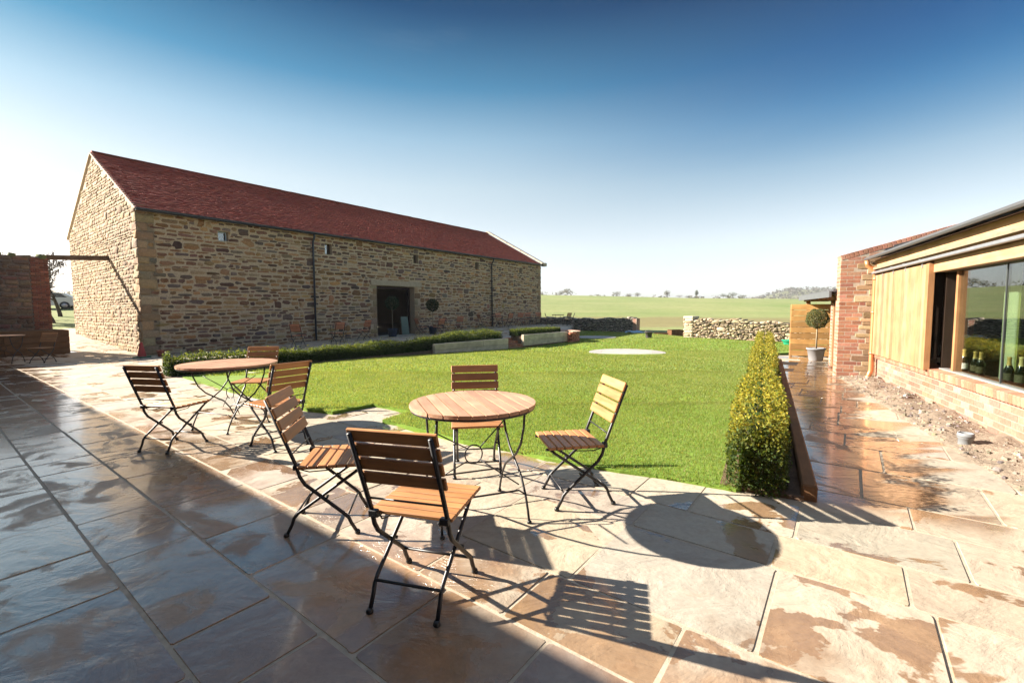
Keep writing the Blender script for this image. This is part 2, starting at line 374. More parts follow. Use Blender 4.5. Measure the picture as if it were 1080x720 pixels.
def tag(o, label=None, cat=None, group=None, kind=None):
    if label: o['label'] = label
    if cat: o['category'] = cat
    if group: o['group'] = group
    if kind: o['kind'] = kind
    return o
def thing(name, label, cat, loc=(0, 0, 0), rz=0, group=None):
    o = bpy.data.objects.new(name, None); COL.objects.link(o); o.empty_display_size = .2
    o.location = loc; o.rotation_euler = (0, 0, rz); return tag(o, label, cat, group)
def copy_tree(o, parent=None):
    c = o.copy(); COL.objects.link(c)
    if parent is not None: c.parent = parent
    for ch in list(o.children): copy_tree(ch, c)
    return c

def outline(K, p):
    a = np.linspace(0, 2 * PI, K, endpoint=False) + PI / K
    c, s_ = np.cos(a), np.sin(a)
    return np.sign(c) * np.abs(c) ** (2 / p), np.sign(s_) * np.abs(s_) ** (2 / p)
def stones(rects, cols, depth, rng, K=12, p=5., jit=.07, dvar=.4, bev=.014, tilt=.02, frame=None):
    """rounded blocks standing proud of a wall plane; rects Nx4 (u0,u1,v0,v1); returns V, F, C in (u, v, n)"""
    rects = np.asarray(rects, float); N = len(rects)
    cu = (rects[:, 0] + rects[:, 1]) / 2; cv = (rects[:, 2] + rects[:, 3]) / 2
    hu = (rects[:, 1] - rects[:, 0]) / 2; hv = (rects[:, 3] - rects[:, 2]) / 2
    ox, oy = outline(K, p); mn = np.minimum(hu, hv)
    j = rng.normal(0, jit, (N, K)); j2 = rng.normal(0, jit, (N, K))
    U = hu[:, None] * ox + mn[:, None] * j; Vv = hv[:, None] * oy + mn[:, None] * j2
    d = depth * (1 + dvar * rng.uniform(-1, 1, N)); tu = rng.normal(0, tilt, N); tv = rng.normal(0, tilt, N)
    b = np.minimum(bev, mn * .45)
    sc_u = (1 - b / hu)[:, None]; sc_v = (1 - b / hv)[:, None]
    rings = [(U, Vv, np.full((N, K), -.01)), (U, Vv, np.repeat((d * .55)[:, None], K, 1)),
             (U * sc_u, Vv * sc_v, d[:, None] + tu[:, None] * U / hu[:, None] * .5 + tv[:, None] * Vv / hv[:, None] * .5 + rng.normal(0, depth * .08, (N, K)))]
    V = np.zeros((N, 3 * K + 1, 3))
    for i, (a, b_, n) in enumerate(rings):
        V[:, i * K:(i + 1) * K, 0] = a + cu[:, None]; V[:, i * K:(i + 1) * K, 1] = b_ + cv[:, None]; V[:, i * K:(i + 1) * K, 2] = n
    V[:, 3 * K, 0] = cu; V[:, 3 * K, 1] = cv; V[:, 3 * K, 2] = d * (1 + rng.uniform(-.05, .12, N))
    q = np.arange(K); q2 = (q + 1) % K; F = []
    for i in range(2): F += [(i * K + a, i * K + b_, (i + 1) * K + b_, (i + 1) * K + a) for a, b_ in zip(q, q2)]
    T = [(2 * K + a, 2 * K + b_, 3 * K) for a, b_ in zip(q, q2)]
    off = (np.arange(N) * (3 * K + 1))[:, None, None]
    FQ = (np.array(F)[None] + off).reshape(-1, 4); FT = (np.array(T)[None] + off).reshape(-1, 3)
    C = np.repeat(np.asarray(cols)[:, None, :], 3 * K + 1, 1).reshape(-1, 3)
    return V.reshape(-1, 3), FQ, FT, C
def to_frame(V, o, ax, ay, az):
    o, ax, ay, az = [np.array(q, float) for q in (o, ax, ay, az)]
    return o + V[:, :1] * ax + V[:, 1:2] * ay + V[:, 2:3] * az
def palette(pal, n, rng, var=.18, chan=.04):
    pal = np.array(pal); c = pal[rng.integers(0, len(pal), n)]
    return np.clip(c * (1 + rng.normal(0, var, (n, 1))) * (1 + rng.normal(0, chan, (n, 3))), .01, .9)
def lay_rubble(u0, u1, v0, v1, rng, hmin=.09, hmax=.2, lmin=.14, lmax=.48, gap=.022, keep=None, big=.12, wave=.02):
    """coursed rubble: rows of uneven height, now and then one block as high as two courses"""
    out = []; v = v0
    while v < v1 - .03:
        ha = rng.uniform(hmin, hmax); hb = rng.uniform(hmin, hmax)
        u = u0; spans = []
        s0 = u0
        while u < u1:
            if rng.random() < big * .35 and u > s0 + .3:
                L = rng.uniform(.3, .6); spans.append((s0, u)); out.append((u + gap / 2, min(u + L, u1) - gap / 2, v + gap / 2, v + ha + hb - gap / 2)); u += L; s0 = u
            u += .25
        spans.append((s0, u1))
        for (a, b) in spans:
            for (vv, h) in ((v, ha), (v + ha, hb)):
                x = a
                while x < b - .04:
                    L = rng.uniform(lmin, lmax) * (.75 + h * 2.0)
                    e = x + L
                    if b - e < lmin * .7: e = b
                    k = rng.normal(0, wave * .4)
                    hh = h * rng.uniform(.8, 1.04) if rng.random() < .6 else h
                    out.append((x + gap / 2, e - gap / 2, vv + gap / 2 + k, vv + hh - gap / 2 + k)); x = e
        v += ha + hb
    out = [q for q in out if q[1] - q[0] > .04 and q[3] - q[2] > .03 and q[3] <= v1 + .05]
    if keep: out = [q for q in out if keep(q)]
    return np.array(out)
def lay_brick(u0, u1, v0, v1, L=.225, H=.075, gap=.011, keep=None):
    out = []; r = 0; v = v0
    while v < v1 - .02:
        u = u0 - (L / 2 if r % 2 else 0)
        while u < u1 - .01:
            a, b = max(u, u0), min(u + L, u1)
            if b - a > .04: out.append((a + gap / 2, b - gap / 2, v + gap / 2, v + H - gap / 2))
            u += L
        v += H; r += 1
    if keep: out = [q for q in out if keep(q)]
    return np.array(out)
STONE = [(.34, .19, .085), (.40, .25, .115), (.30, .175, .085), (.21, .105, .06), (.34, .225, .12), (.17, .09, .06), (.125, .075, .055), (.33, .23, .135), (.25, .135, .065), (.17, .125, .095), (.14, .10, .085), (.30, .165, .07), (.22, .12, .08)]
BRICK = [(.40, .155, .085), (.46, .20, .11), (.36, .13, .075), (.50, .25, .15), (.33, .12, .08), (.43, .22, .14)]
MORT = (.47, .365, .245)
def stone_face(mb, rects, cols, depth, rng, o, ax, ay, az, sm=None, **kw):
    if sm is None: sm = kw.get('p', 5) < 10
    sm = bool(sm)
    if kw.get('p', 5) >= 10 and 'tilt' not in kw: kw['tilt'] = .0005
    V, FQ, FT, C = stones(rects, cols, depth, rng, **kw); V = to_frame(V, o, ax, ay, az)
    base = len(mb.v); mb.v.extend(map(tuple, V.tolist())); mb.c.extend(map(tuple, C.tolist()))
    mb.f.extend(map(tuple, (FQ + base).tolist())); mb.f.extend(map(tuple, (FT + base).tolist()))
    mb.smooth.extend([sm] * (len(FQ) + len(FT)))
def holed(mb, u0, u1, v0, v1, holes, o, ax, ay, az, reveal=.5, col=MORT):
    """flat wall skin with rectangular openings and their reveals (going along -az)"""
    us = sorted({u0, u1, *[q for h in holes for q in h[:2]]}); vs = sorted({v0, v1, *[q for h in holes for q in h[2:]]})
    o, ax, ay, az = [Vector(q) for q in (o, ax, ay, az)]
    P = lambda u, v, n=0: o + ax * u + ay * v + az * n
    for a, b in zip(us, us[1:]):
        for c, d in zip(vs, vs[1:]):
            if any(h[0] <= a and b <= h[1] and h[2] <= c and d <= h[3] for h in holes): continue
            mb.add([P(a, c), P(b, c), P(b, d), P(a, d)], [(0, 1, 2, 3)], col)
    for a, b, c, d in holes:
        r = -reveal
        for (p, q) in (((a, c), (a, d)), ((b, d), (b, c)), ((a, d), (b, d)), ((b, c), (a, c))):
            mb.add([P(*p), P(*q), P(*q, r), P(*p, r)], [(0, 1, 2, 3)], tuple(x * .85 for x in col))

def leaves(pts, size, rng, cols, up=.2, aspect=1.7):
    """one folded leaf (two quads' worth of face) at each point, random turn; returns arrays"""
    N = len(pts); d = rng.normal(0, 1, (N, 3)); d[:, 2] += up; d /= np.linalg.norm(d, axis=1)[:, None]
    r = rng.normal(0, 1, (N, 3)); s_ = np.cross(d, r); s_ /= np.linalg.norm(s_, axis=1)[:, None]
    sz = size * rng.uniform(.65, 1.3, N)[:, None]
    n = np.cross(d, s_)
    a = pts - d * sz * .5; b = pts + s_ * sz * .5 / aspect + n * sz * .08; c = pts + d * sz * .5; e = pts - s_ * sz * .5 / aspect + n * sz * .08
    V = np.stack([a, b, c, e], 1).reshape(-1, 3); F = np.arange(N * 4).reshape(-1, 4)
    return V, F, np.repeat(cols, 4, 0)

def inpoly(px, py, poly):
    ins = np.zeros(px.shape, bool); n = len(poly)
    for i in range(n):
        x1, y1 = poly[i]; x2, y2 = poly[(i + 1) % n]
        c = ((y1 > py) != (y2 > py)) & (px < (x2 - x1) * (py - y1) / (y2 - y1 + 1e-12) + x1); ins ^= c
    return ins
# ------------------------------------------------------------------ the ground
def grid_sheet(xs, ys, zf):
    X, Y = np.meshgrid(xs, ys); Z = zf(X, Y); nx, ny = len(xs), len(ys)
    V = np.stack([X, Y, Z], -1).reshape(-1, 3)
    i = np.arange(nx * ny).reshape(ny, nx)
    F = np.stack([i[:-1, :-1], i[:-1, 1:], i[1:, 1:], i[1:, :-1]], -1).reshape(-1, 4)
    return V, F
def axis(lo, hi, fine_lo, fine_hi, step, grow=1.18):
    a = list(np.arange(fine_lo, fine_hi + .01, step)); s = step
    while a[-1] < hi: s *= grow; a.append(a[-1] + s)
    s = step; b = []
    x = a[0]
    while x > lo: s *= grow; x -= s; b.append(x)
    return np.array(b[::-1] + a)
V, F = grid_sheet(axis(-800, 900, -45, 45, 1.5, 1.1), axis(-100, 1000, -12, 80, 1.5, 1.06), h_land)
mb = MB(); mb.np_add(V, F, np.ones((len(V), 3)), True)
tag(mb.build('ground', M['meadow']), kind='structure')

# rising wooded hill far off to the right
rng = np.random.default_rng(5)
X, Y = np.meshgrid(np.linspace(130, 780, 60), np.linspace(420, 900, 40))
ang = X / Y
Z = -12 + 37 * np.exp(-((Y - 640) / 120) ** 2) * sstep(.38, .64, ang) * (1 + .06 * np.sin(X * .02))
i = np.arange(60 * 40).reshape(40, 60)
mb = MB(); mb.np_add(np.stack([X, Y, Z], -1).reshape(-1, 3), np.stack([i[:-1, :-1], i[:-1, 1:], i[1:, 1:], i[1:, :-1]], -1).reshape(-1, 4), np.ones((2400, 3)), True)
tag(mb.build('hill', M['hillside']), kind='structure')

LAWN = [(-7.05, 9.55), (-4.9, 7.75), (-2.85, 6.22), (-2.45, 6.03), (-2.04, 6.52), (-1.40, 6.02), (-1.62, 5.55), (-.52, 4.66), (.51, 4.02), (1.72, 3.38),
        (2.0, 3.5), (4.2, 7.4), (6.65, 11.75), (7.75, 13.75), (9.0, 14.6), (12.5, 14.0), (16.5, 17.0), (12.9, 21.2), (9.9, 24.6), (8.7, 31.0), (4.9, 34.2), (4.55, 32.5), (2.75, 21.6), (-.2, 17.97)]
PLAWN = np.array(LAWN)
# flagstones in courses that run parallel to the house (along E2)
rng = np.random.default_rng(11)
rects = []; v = -2.6
hedge_n = np.array([TERD.y, -TERD.x])
while v < 27:
    hgt = rng.choice([.42, .55, .62, .75, .86], p=[.12, .26, .28, .22, .12])
    u = -27 + rng.uniform(0, .5)
    while u < 11:
        L = rng.choice([.45, .6, .75, .9, 1.1], p=[.16, .26, .26, .2, .12]) * rng.uniform(.93, 1.06)
        cx, cy = .8 * (u + L / 2) + .6 * (v + hgt / 2), -.6 * (u + L / 2) + .8 * (v + hgt / 2)
        ok = True
        cs = [(.8 * a + .6 * b, -.6 * a + .8 * b) for a in (u, u + L) for b in (v, v + hgt)]
        ins = inpoly(np.array([c[0] for c in cs]), np.array([c[1] for c in cs]), LAWN)
        if ins.all(): ok = False
        if ins.any() and cy > 10.5: ok = False
        rel = np.array([cx, cy]) - np.array([RB.x, RB.y]); ry = rel @ np.array([RN.x, RN.y]); rs = rel @ np.array([RU.x, RU.y])
        if ry < (-.0 if rs < 5.1 else .1): ok = False
        if rs > 9.6 and ry < 4: ok = False
        bw = (cx - BARN.x) * -.8 + (cy - BARN.y) * .6; bs = (cx - BARN.x) * .6 + (cy - BARN.y) * .8
        if bs > .2 and bw > .2: ok = False
        lawnside = (cx - TER0.x) * hedge_n[0] + (cy - TER0.y) * hedge_n[1]
        if cy > 9.9 and lawnside > -.5 and ry > 4.2 and not (cy > 21.8 and cx < 2.6 + (cy - 21.6) * .165 and cy + .75 * cx < 36.4): ok = False
        if cy + .75 * cx > 36.6 or (cy > 21.6 and cx > 2.6 + (cy - 21.6) * .165 and ry > 4): ok = False
        if inpoly(np.array([cx]), np.array([cy]), LAWN)[0] and cy > 7 and cx > -3: ok = False
        if bw > 14 or v < -1.2 and u < -9: ok = False
        if ok: rects.append((u + .001, u + L - .001, v + .001, v + hgt - .001))
        u += L + .008
    v += hgt + .009
rects = np.array(rects); N = len(rects); K = 28
SLABC = [(.395, .335, .255), (.38, .32, .243), (.355, .308, .25), (.395, .325, .235), (.345, .30, .245), (.37, .305, .23), (.41, .35, .27), (.35, .29, .222)]
cols = palette(SLABC, N, rng, .06, .012)
V, FQ, FT, C = stones(rects, cols, .035, rng, K=K, p=44, jit=.007, dvar=.04, bev=.005, tilt=.006)
V = V.reshape(N, 3 * K + 1, 3)
top = V[:, 2 * K:3 * K, 2].mean(1); tu, tv = rng.normal(0, .003, (2, N, 1)); V[:, 2 * K:3 * K, 2] = top[:, None] + tu * (V[:, 2 * K:3 * K, 0] - V[:, 3 * K:, 0]) + tv * (V[:, 2 * K:3 * K, 1] - V[:, 3 * K:, 1])
V = V.reshape(-1, 3)
V[:, 2] -= .035
W = to_frame(V, (0, 0, 0), E2, E1, (0, 0, 1)); W[:, 2] += h_pave(W[:, 0], W[:, 1])
mb = MB(); mb.keep = True
mb.np_add(W, FQ, C, False); base = 0
mb.f.extend([tuple(range(i * (3 * K + 1) + 2 * K, i * (3 * K + 1) + 3 * K)) for i in range(N)]); mb.smooth.extend([False] * N)
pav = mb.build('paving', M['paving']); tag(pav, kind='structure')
sd = np.repeat(rng.uniform(-50, 50, (N, 3)), 3 * K + 1, 0); s4 = np.ones((len(V), 4), np.float32); s4[:, :3] = sd
a = pav.data.attributes.new('Seed', 'FLOAT_COLOR', 'POINT'); a.data.foreach_set('color', s4.ravel())
# sandy pointing under the joints
M['pointing'] = mat_attr('sandy_pointing', .9, 18, .3, 90, .6, .004, coord='Position')
Vg, Fg = grid_sheet(np.arange(-34, 14, .5), np.arange(-12, 40, .5), lambda x, y: h_pave(x, y) - .0035)
Cx, Cy = Vg[:, 0], Vg[:, 1]; fc = Vg[Fg].mean(1)
ls = (fc[:, 0] - TER0.x) * hedge_n[0] + (fc[:, 1] - TER0.y) * hedge_n[1]
ryg = (fc[:, 0] - RB.x) * RN.x + (fc[:, 1] - RB.y) * RN.y
rsg = (fc[:, 0] - RB.x) * RU.x + (fc[:, 1] - RB.y) * RU.y
bwg = (fc[:, 0] - BARN.x) * -.8 + (fc[:, 1] - BARN.y) * .6
keepf = ~((fc[:, 1] > 9.9) & (ls > -.5) & (ryg > 3.6) & ~((fc[:, 1] > 21.8) & (fc[:, 0] < 2.5 + (fc[:, 1] - 21.6) * .165))) & (fc[:, 1] + .75 * fc[:, 0] < 36.6) & ~((fc[:, 1] > 21.6) & (fc[:, 0] > 2.5 + (fc[:, 1] - 21.6) * .165) & (ryg > 4)) & ~(inpoly(fc[:, 0], fc[:, 1], LAWN) & (fc[:, 1] > 10)) & (ryg > -.3) & ~((rsg > 9.6) & (ryg < 4)) & (bwg < 14)
mb = MB(); mb.keep = True; mb.np_add(Vg, Fg[keepf], np.tile([.39, .325, .245], (len(Vg), 1)), True)
tag(mb.build('pointing', M['pointing']), kind='structure')

# lawn: a sod 4 cm thick with an uneven cut edge
bm = bmesh.new(); rr = random.Random(3); ring = []
for (x1, y1), (x2, y2) in zip(LAWN, LAWN[1:] + LAWN[:1]):
    n = max(1, int(math.hypot(x2 - x1, y2 - y1) / .22))
    for j in range(n):
        t = j / n; k = .022 if j else 0.01
        ring.append(bm.verts.new((x1 + (x2 - x1) * t + rr.uniform(-k, k), y1 + (y2 - y1) * t + rr.uniform(-k, k), 0)))
bm.faces.new(ring)
for a in np.arange(-7, 17, 1.0): bmesh.ops.bisect_plane(bm, geom=bm.verts[:] + bm.edges[:] + bm.faces[:], plane_co=(a, 0, 0), plane_no=(1, 0, 0))
for a in np.arange(3.5, 36, 1.0): bmesh.ops.bisect_plane(bm, geom=bm.verts[:] + bm.edges[:] + bm.faces[:], plane_co=(0, a, 0), plane_no=(0, 1, 0))
bmesh.ops.triangulate(bm, faces=bm.faces[:])
for q in bm.verts: q.co.z = float(h_lawn(np.array(q.co.x), np.array(q.co.y)))
edge = [e for e in bm.edges if e.is_boundary]
ex = bmesh.ops.extrude_edge_only(bm, edges=edge)['geom']
for q in ex:
    if isinstance(q, bmesh.types.BMVert): q.co.z -= .3
bm.verts.index_update()
mb = MB(); mb.add([q.co.copy() for q in bm.verts], [[q.index for q in f.verts] for f in bm.faces], (1, 1, 1), False); bm.free()
tag(mb.build('lawn', M['lawn']), kind='structure')

# mown grass on the lawn: blades, denser and finer where it is near
def blades(n, x0, x1, y0, y1, h, w, rng):
    x = rng.uniform(x0, x1, n * 1); y = rng.uniform(y0, y1, n * 1)
    k = inpoly(x, y, LAWN); x, y = x[k], y[k]
    for (cx, cy, rad) in CIRC:
        k = (x - cx) ** 2 + (y - cy) ** 2 > (rad + .02) ** 2; x, y = x[k], y[k]
    n = len(x); a = rng.uniform(0, 2 * PI, n); hh = h * rng.uniform(.55, 1.25, n); lean = rng.uniform(.1, .75, n) * hh; b = rng.uniform(0, 2 * PI, n)
    z = h_lawn(x, y) - .004
    dx, dy = np.cos(a) * w / 2, np.sin(a) * w / 2; lx, ly = np.cos(b) * lean, np.sin(b) * lean
    V = np.stack([np.stack([x - dx, y - dy, z], 1), np.stack([x + dx, y + dy, z], 1),
                  np.stack([x + dx * .7 + lx * .4, y + dy * .7 + ly * .4, z + hh * .62], 1), np.stack([x - dx * .7 + lx * .4, y - dy * .7 + ly * .4, z + hh * .62], 1),
                  np.stack([x + lx, y + ly, z + hh], 1)], 1).reshape(-1, 3)
    o = (np.arange(n) * 5)[:, None]
    patch = np.clip(.5 + .3 * np.sin(x * 1.7 + 1.3 * np.sin(y * .9)) * np.sin(y * 1.45 + x * .35) + .3 * np.sin(x * 5.1 + 2 * np.sin(y * 3.3)) * np.sin(y * 4.3 + x) + .2 * np.sin((x * .8 + y * .6) * 5.5), 0, 1)
    g = np.array([.175, .235, .058]) * (1 - patch[:, None]) + np.array([.235, .28, .085]) * patch[:, None]
    g = g * rng.uniform(.86, 1.14, (n, 1)); dry = rng.random(n) < .10; g[dry] = np.array([.36, .31, .13]) * rng.uniform(.7, 1.1, (dry.sum(), 1))
    C = np.repeat(g, 5, 0)
    return V, o + np.array([[0, 1, 2, 3]]), o + np.array([[3, 2, 4]]), C
CIRC = [(3.95, 15.45, 1.28), (4.6, 25.4, 1.25)]
M['grass'] = mat_leaf('grass_blade', .5, .5)
rng = np.random.default_rng(2); mb = MB(); mb.keep = True
for args in [(150000, -3, 3.2, 3.3, 6.6, .028, .0046), (150000, -5, 5, 6.4, 10, .027, .008), (130000, -7.2, 8.5, 9.6, 16, .028, .016), (90000, -3, 16.5, 15.5, 35.5, .04, .03)]:
    V, FQ, FT, C = blades(*args, rng); b0 = len(mb.v); mb.np_add(V, FQ, C, True)
    mb.f.extend(map(tuple, (FT + b0).tolist())); mb.smooth.extend([True] * len(FT))
# ragged edge of longer blades along the cut sod
tag(mb.build('grass', M['grass']), kind='stuff')

# round stone circles let into the lawn
for (cx, cy, rad), q in zip(CIRC, (0, 1)):
    mb = MB(); rg = np.random.default_rng(q + 4); z0 = float(h_lawn(np.array(cx), np.array(cy)))
    for r0, r1, n in ((0, rad * .34, 1), (rad * .35, rad * .67, 11), (rad * .68, rad, 22)):
        for j in range(n):
            a0, a1 = 2 * PI * j / n, 2 * PI * (j + 1) / n; m = max(2, 24 // n)
            g = .006 / max(r1, .1)
            arc = [a0 + g + (a1 - a0 - 2 * g) * t / m for t in range(m + 1)] if n > 1 else [2 * PI * t / 28 for t in range(28)]
            poly = [(r1 * math.cos(a), r1 * math.sin(a)) for a in arc] + ([(r0 * math.cos(a), r0 * math.sin(a)) for a in arc[::-1]] if n > 1 else [])
            c = .34 * rg.uniform(.9, 1.1); mb.prism(poly, (cx, cy, z0 + .028 + rg.uniform(-.001, .001)), (1, 0, 0), (0, 1, 0), (0, 0, -1), .06, (c, c * .95, c * .86))
    tag(mb.build('paved_circle', mat_attr('circle_stone', .8, 12, .2, 40, .4, .005)), kind='structure')

# strip of rubble and earth between the path and the right-hand building
def dirt_z(s_, y_):
    return .012 + .05 * sstep(.62, .25, y_) + .035 * np.sin(s_ * 7 + y_ * 9) * np.sin(s_ * 3.1) * sstep(.6, .45, y_)
S, Yv = np.meshgrid(np.linspace(-6, 5.1, 220), np.linspace(-.02, .62, 16))
rg = np.random.default_rng(8)
Z = dirt_z(S, Yv) + rg.normal(0, .006, S.shape) * (Yv < .58)
Yw = Yv + np.where(Yv > .6, .02 * np.sin(S * 9), 0); Z[Yv > .6] = -.02
P3 = np.stack([RB.x + S * RU.x + Yw * RN.x, RB.y + S * RU.y + Yw * RN.y, Z], -1).reshape(-1, 3)
i = np.arange(220 * 16).reshape(16, 220)
mb = MB(); mb.np_add(P3, np.stack([i[:-1, :-1], i[:-1, 1:], i[1:, 1:], i[1:, :-1]], -1).reshape(-1, 4), np.tile([.25, .195, .145], (len(P3), 1)), True)
tag(mb.build('dirt_strip', M['soil']), kind='structure')
n = 700; s_ = rg.uniform(-5.5, 5.0, n); y_ = rg.uniform(.03, .58, n); sz = np.abs(rg.normal(0, .012, n)) + .006
mb = MB(); mb.keep = True
for a, b, c in zip(s_, y_, sz):
    p = RB + RU * a + RN * b; z = float(dirt_z(np.array(a), np.array(b)))
    g = rg.uniform(.10, .30); col = (g, g * rg.uniform(.78, .95), g * rg.uniform(.55, .85))
    vs = []
    for k in range(6): 
        t = k / 6 * 2 * PI; vs.append((p.x + math.cos(t) * c * rg.uniform(.7, 1.3), p.y + math.sin(t) * c * rg.uniform(.7, 1.3), z - .004))
    for k in range(6):
        vs.append((vs[k][0] * .6 + p.x * .4, vs[k][1] * .6 + p.y * .4, z + c * rg.uniform(.4, .9)))
    mb.add(vs, [(k, (k + 1) % 6, 6 + (k + 1) % 6, 6 + k) for k in range(6)] + [tuple(range(6, 12))], col)
tag(mb.build('rubble', mat_attr('loose_stone', .9, 40, .3, 60, .4, .004)), kind='stuff')

# ------------------------------------------------------------------ the long stone barn
rng = np.random.default_rng(21)
barn = thing('stone_barn', 'long rubble stone barn with a red clay tile roof and a dark open doorway', 'barn', BARN, math.atan2(E1.y, E1.x))
DOOR = (9.72, 12.25, -.3, 2.69)
WINS = [(2.50, 2.86, 4.13, 4.50), (6.92, 7.28, 4.02, 4.52), (12.22, 12.58, 4.02, 4.52), (17.4, 17.76, 4.05, 4.5), (22.3, 22.64, 4.1, 4.5)]
LX, LZ, LO = (1, 0, 0), (0, 0, 1), (0, -1, 0)
mb = MB(); mb.keep = True
holed(mb, 0, BLEN, -.6, EAVE, [DOOR] + WINS, (0, 0, 0), LX, LZ, LO, .55)
def hit(q, holes, m=.0): return any(q[0] < h[1] - m and q[1] > h[0] + m and q[2] < h[3] - m and q[3] > h[2] + m for h in holes)
LINT = (9.35, 12.75, 2.70, 2.98)
blocks = [DOOR, LINT] + WINS
quo = []; v = -.4; k = 0
while v < EAVE - .1:
    h = rng.uniform(.2, .34); L = .5 if k % 2 else .3; quo.append((-.012, L * rng.uniform(.9, 1.15), v + .01, min(v + h, EAVE) - .01)); v += h; k += 1
quo_r = []; v = -.4; k = 0
while v < EAVE - .1:
    h = rng.uniform(.2, .34); L = .6 if k % 2 else .34; quo_r.append((BLEN - L * rng.uniform(.9, 1.1), BLEN + .012, v + .01, min(v + h, EAVE) - .01)); v += h; k += 1
jam = []
for sgn, edge in ((-1, DOOR[0]), (1, DOOR[1])):
    v = -.1; k = 0
    while v < 2.6:
        h = rng.uniform(.22, .36); L = .42 if k % 2 else .24
        a, b = (edge - L, edge) if sgn < 0 else (edge, edge + L); jam.append((a + .008, b - .008, v + .01, min(v + h, 2.68) - .01)); v += h; k += 1
solid = quo + quo_r + jam
lay = lay_rubble(.0, BLEN, -.4, EAVE + .02, rng, .085, .20, .17, .54, .042, wave=.06)
def trims(lay, obst):
    """cut each course against quoins, jambs, openings"""
    out = []
    for q in lay:
        segs = [(q[0], q[1])]
        for h in obst:
            if q[2] < h[3] - .012 and q[3] > h[2] + .012:
                ns = []
                for a, b in segs:
                    if b <= h[0] or a >= h[1]: ns.append((a, b)); continue
                    if h[0] - a > .03: ns.append((a, h[0] - .012))
                    if b - h[1] > .03: ns.append((h[1] + .012, b))
                segs = ns
        out += [(a, b, q[2], q[3]) for a, b in segs if b - a > .055]
    return np.array(out)
lay = trims(lay, blocks + solid)
stone_face(mb, lay, palette(STONE, len(lay), rng, .22), .016, rng, (0, 0, 0), LX, LZ, LO, jit=.15, p=3.4, bev=.012)
QST = [(.33, .225, .125), (.30, .19, .10), (.36, .27, .165), (.27, .19, .12)]
stone_face(mb, solid, palette(QST, len(solid), rng, .12), .02, rng, (0, 0, 0), LX, LZ, LO, jit=.03, p=9)
# the wall behind, the far gable, floor and inner darkness
holed(mb, 0, BLEN, -.6, EAVE, [(13.9, 14.5, .7, 1.9)], (0, BWID, 0), LX, LZ, (0, 1, 0), .5)
mb.add([(0, .5, EAVE), (BLEN, .5, EAVE), (BLEN, BWID - .5, EAVE), (0, BWID - .5, EAVE)], [(0, 1, 2, 3)], (.12, .09, .07))
mb.build('wall', M['stone'], barn)
mb = MB(); mb.box((BLEN / 2, BWID / 2, .0), (BLEN - .2, BWID - .2, .06), (.3, .27, .23)); mb.build('floor', M['plain'], barn)
SL = (RIDGE - EAVE) / (BWID / 2)
gl = lambda u: EAVE + SL * min(u, BWID - u)
for nm, xx, out in (('gable_wall', 0, -1), ('gable_wall', BLEN, 1)):
    mb = MB(); mb.keep = True
    poly = [(0, -.6), (BWID, -.6), (BWID, EAVE), (BWID / 2, RIDGE), (0, EAVE)]
    mb.prism(poly, (xx, 0, 0), (0, 1, 0), (0, 0, 1), (-out, 0, 0), .5, MORT)
    if out < 0:
        lay = lay_rubble(.0, BWID, -.5, RIDGE, rng, .07, .16, .13, .42, .022, keep=lambda q: q[3] < min(gl(q[0]), gl(q[1])) - .06, big=.2)
        q2 = []; v = -.4; k = 0
        while v < EAVE - .1:
            h = rng.uniform(.2, .34); L = .55 if k % 2 else .3; q2.append((-.03, L, v + .01, min(v + h, EAVE) - .01)); v += h; k += 1
        lay = trims(lay, q2)
        GST = [(.29, .215, .13), (.33, .25, .16), (.26, .175, .10), (.30, .215, .12), (.22, .155, .095)]
        stone_face(mb, lay, palette(GST, len(lay), rng, .1), .017, rng, (xx, 0, 0), (0, 1, 0), (0, 0, 1), (out, 0, 0), jit=.12, p=3.4, dvar=.6, tilt=.006)
        stone_face(mb, q2, palette(QST, len(q2), rng, .1), .02, rng, (xx, 0, 0), (0, 1, 0), (0, 0, 1), (out, 0, 0), jit=.03, p=8)
    mb.build(nm, M['stone'], barn)
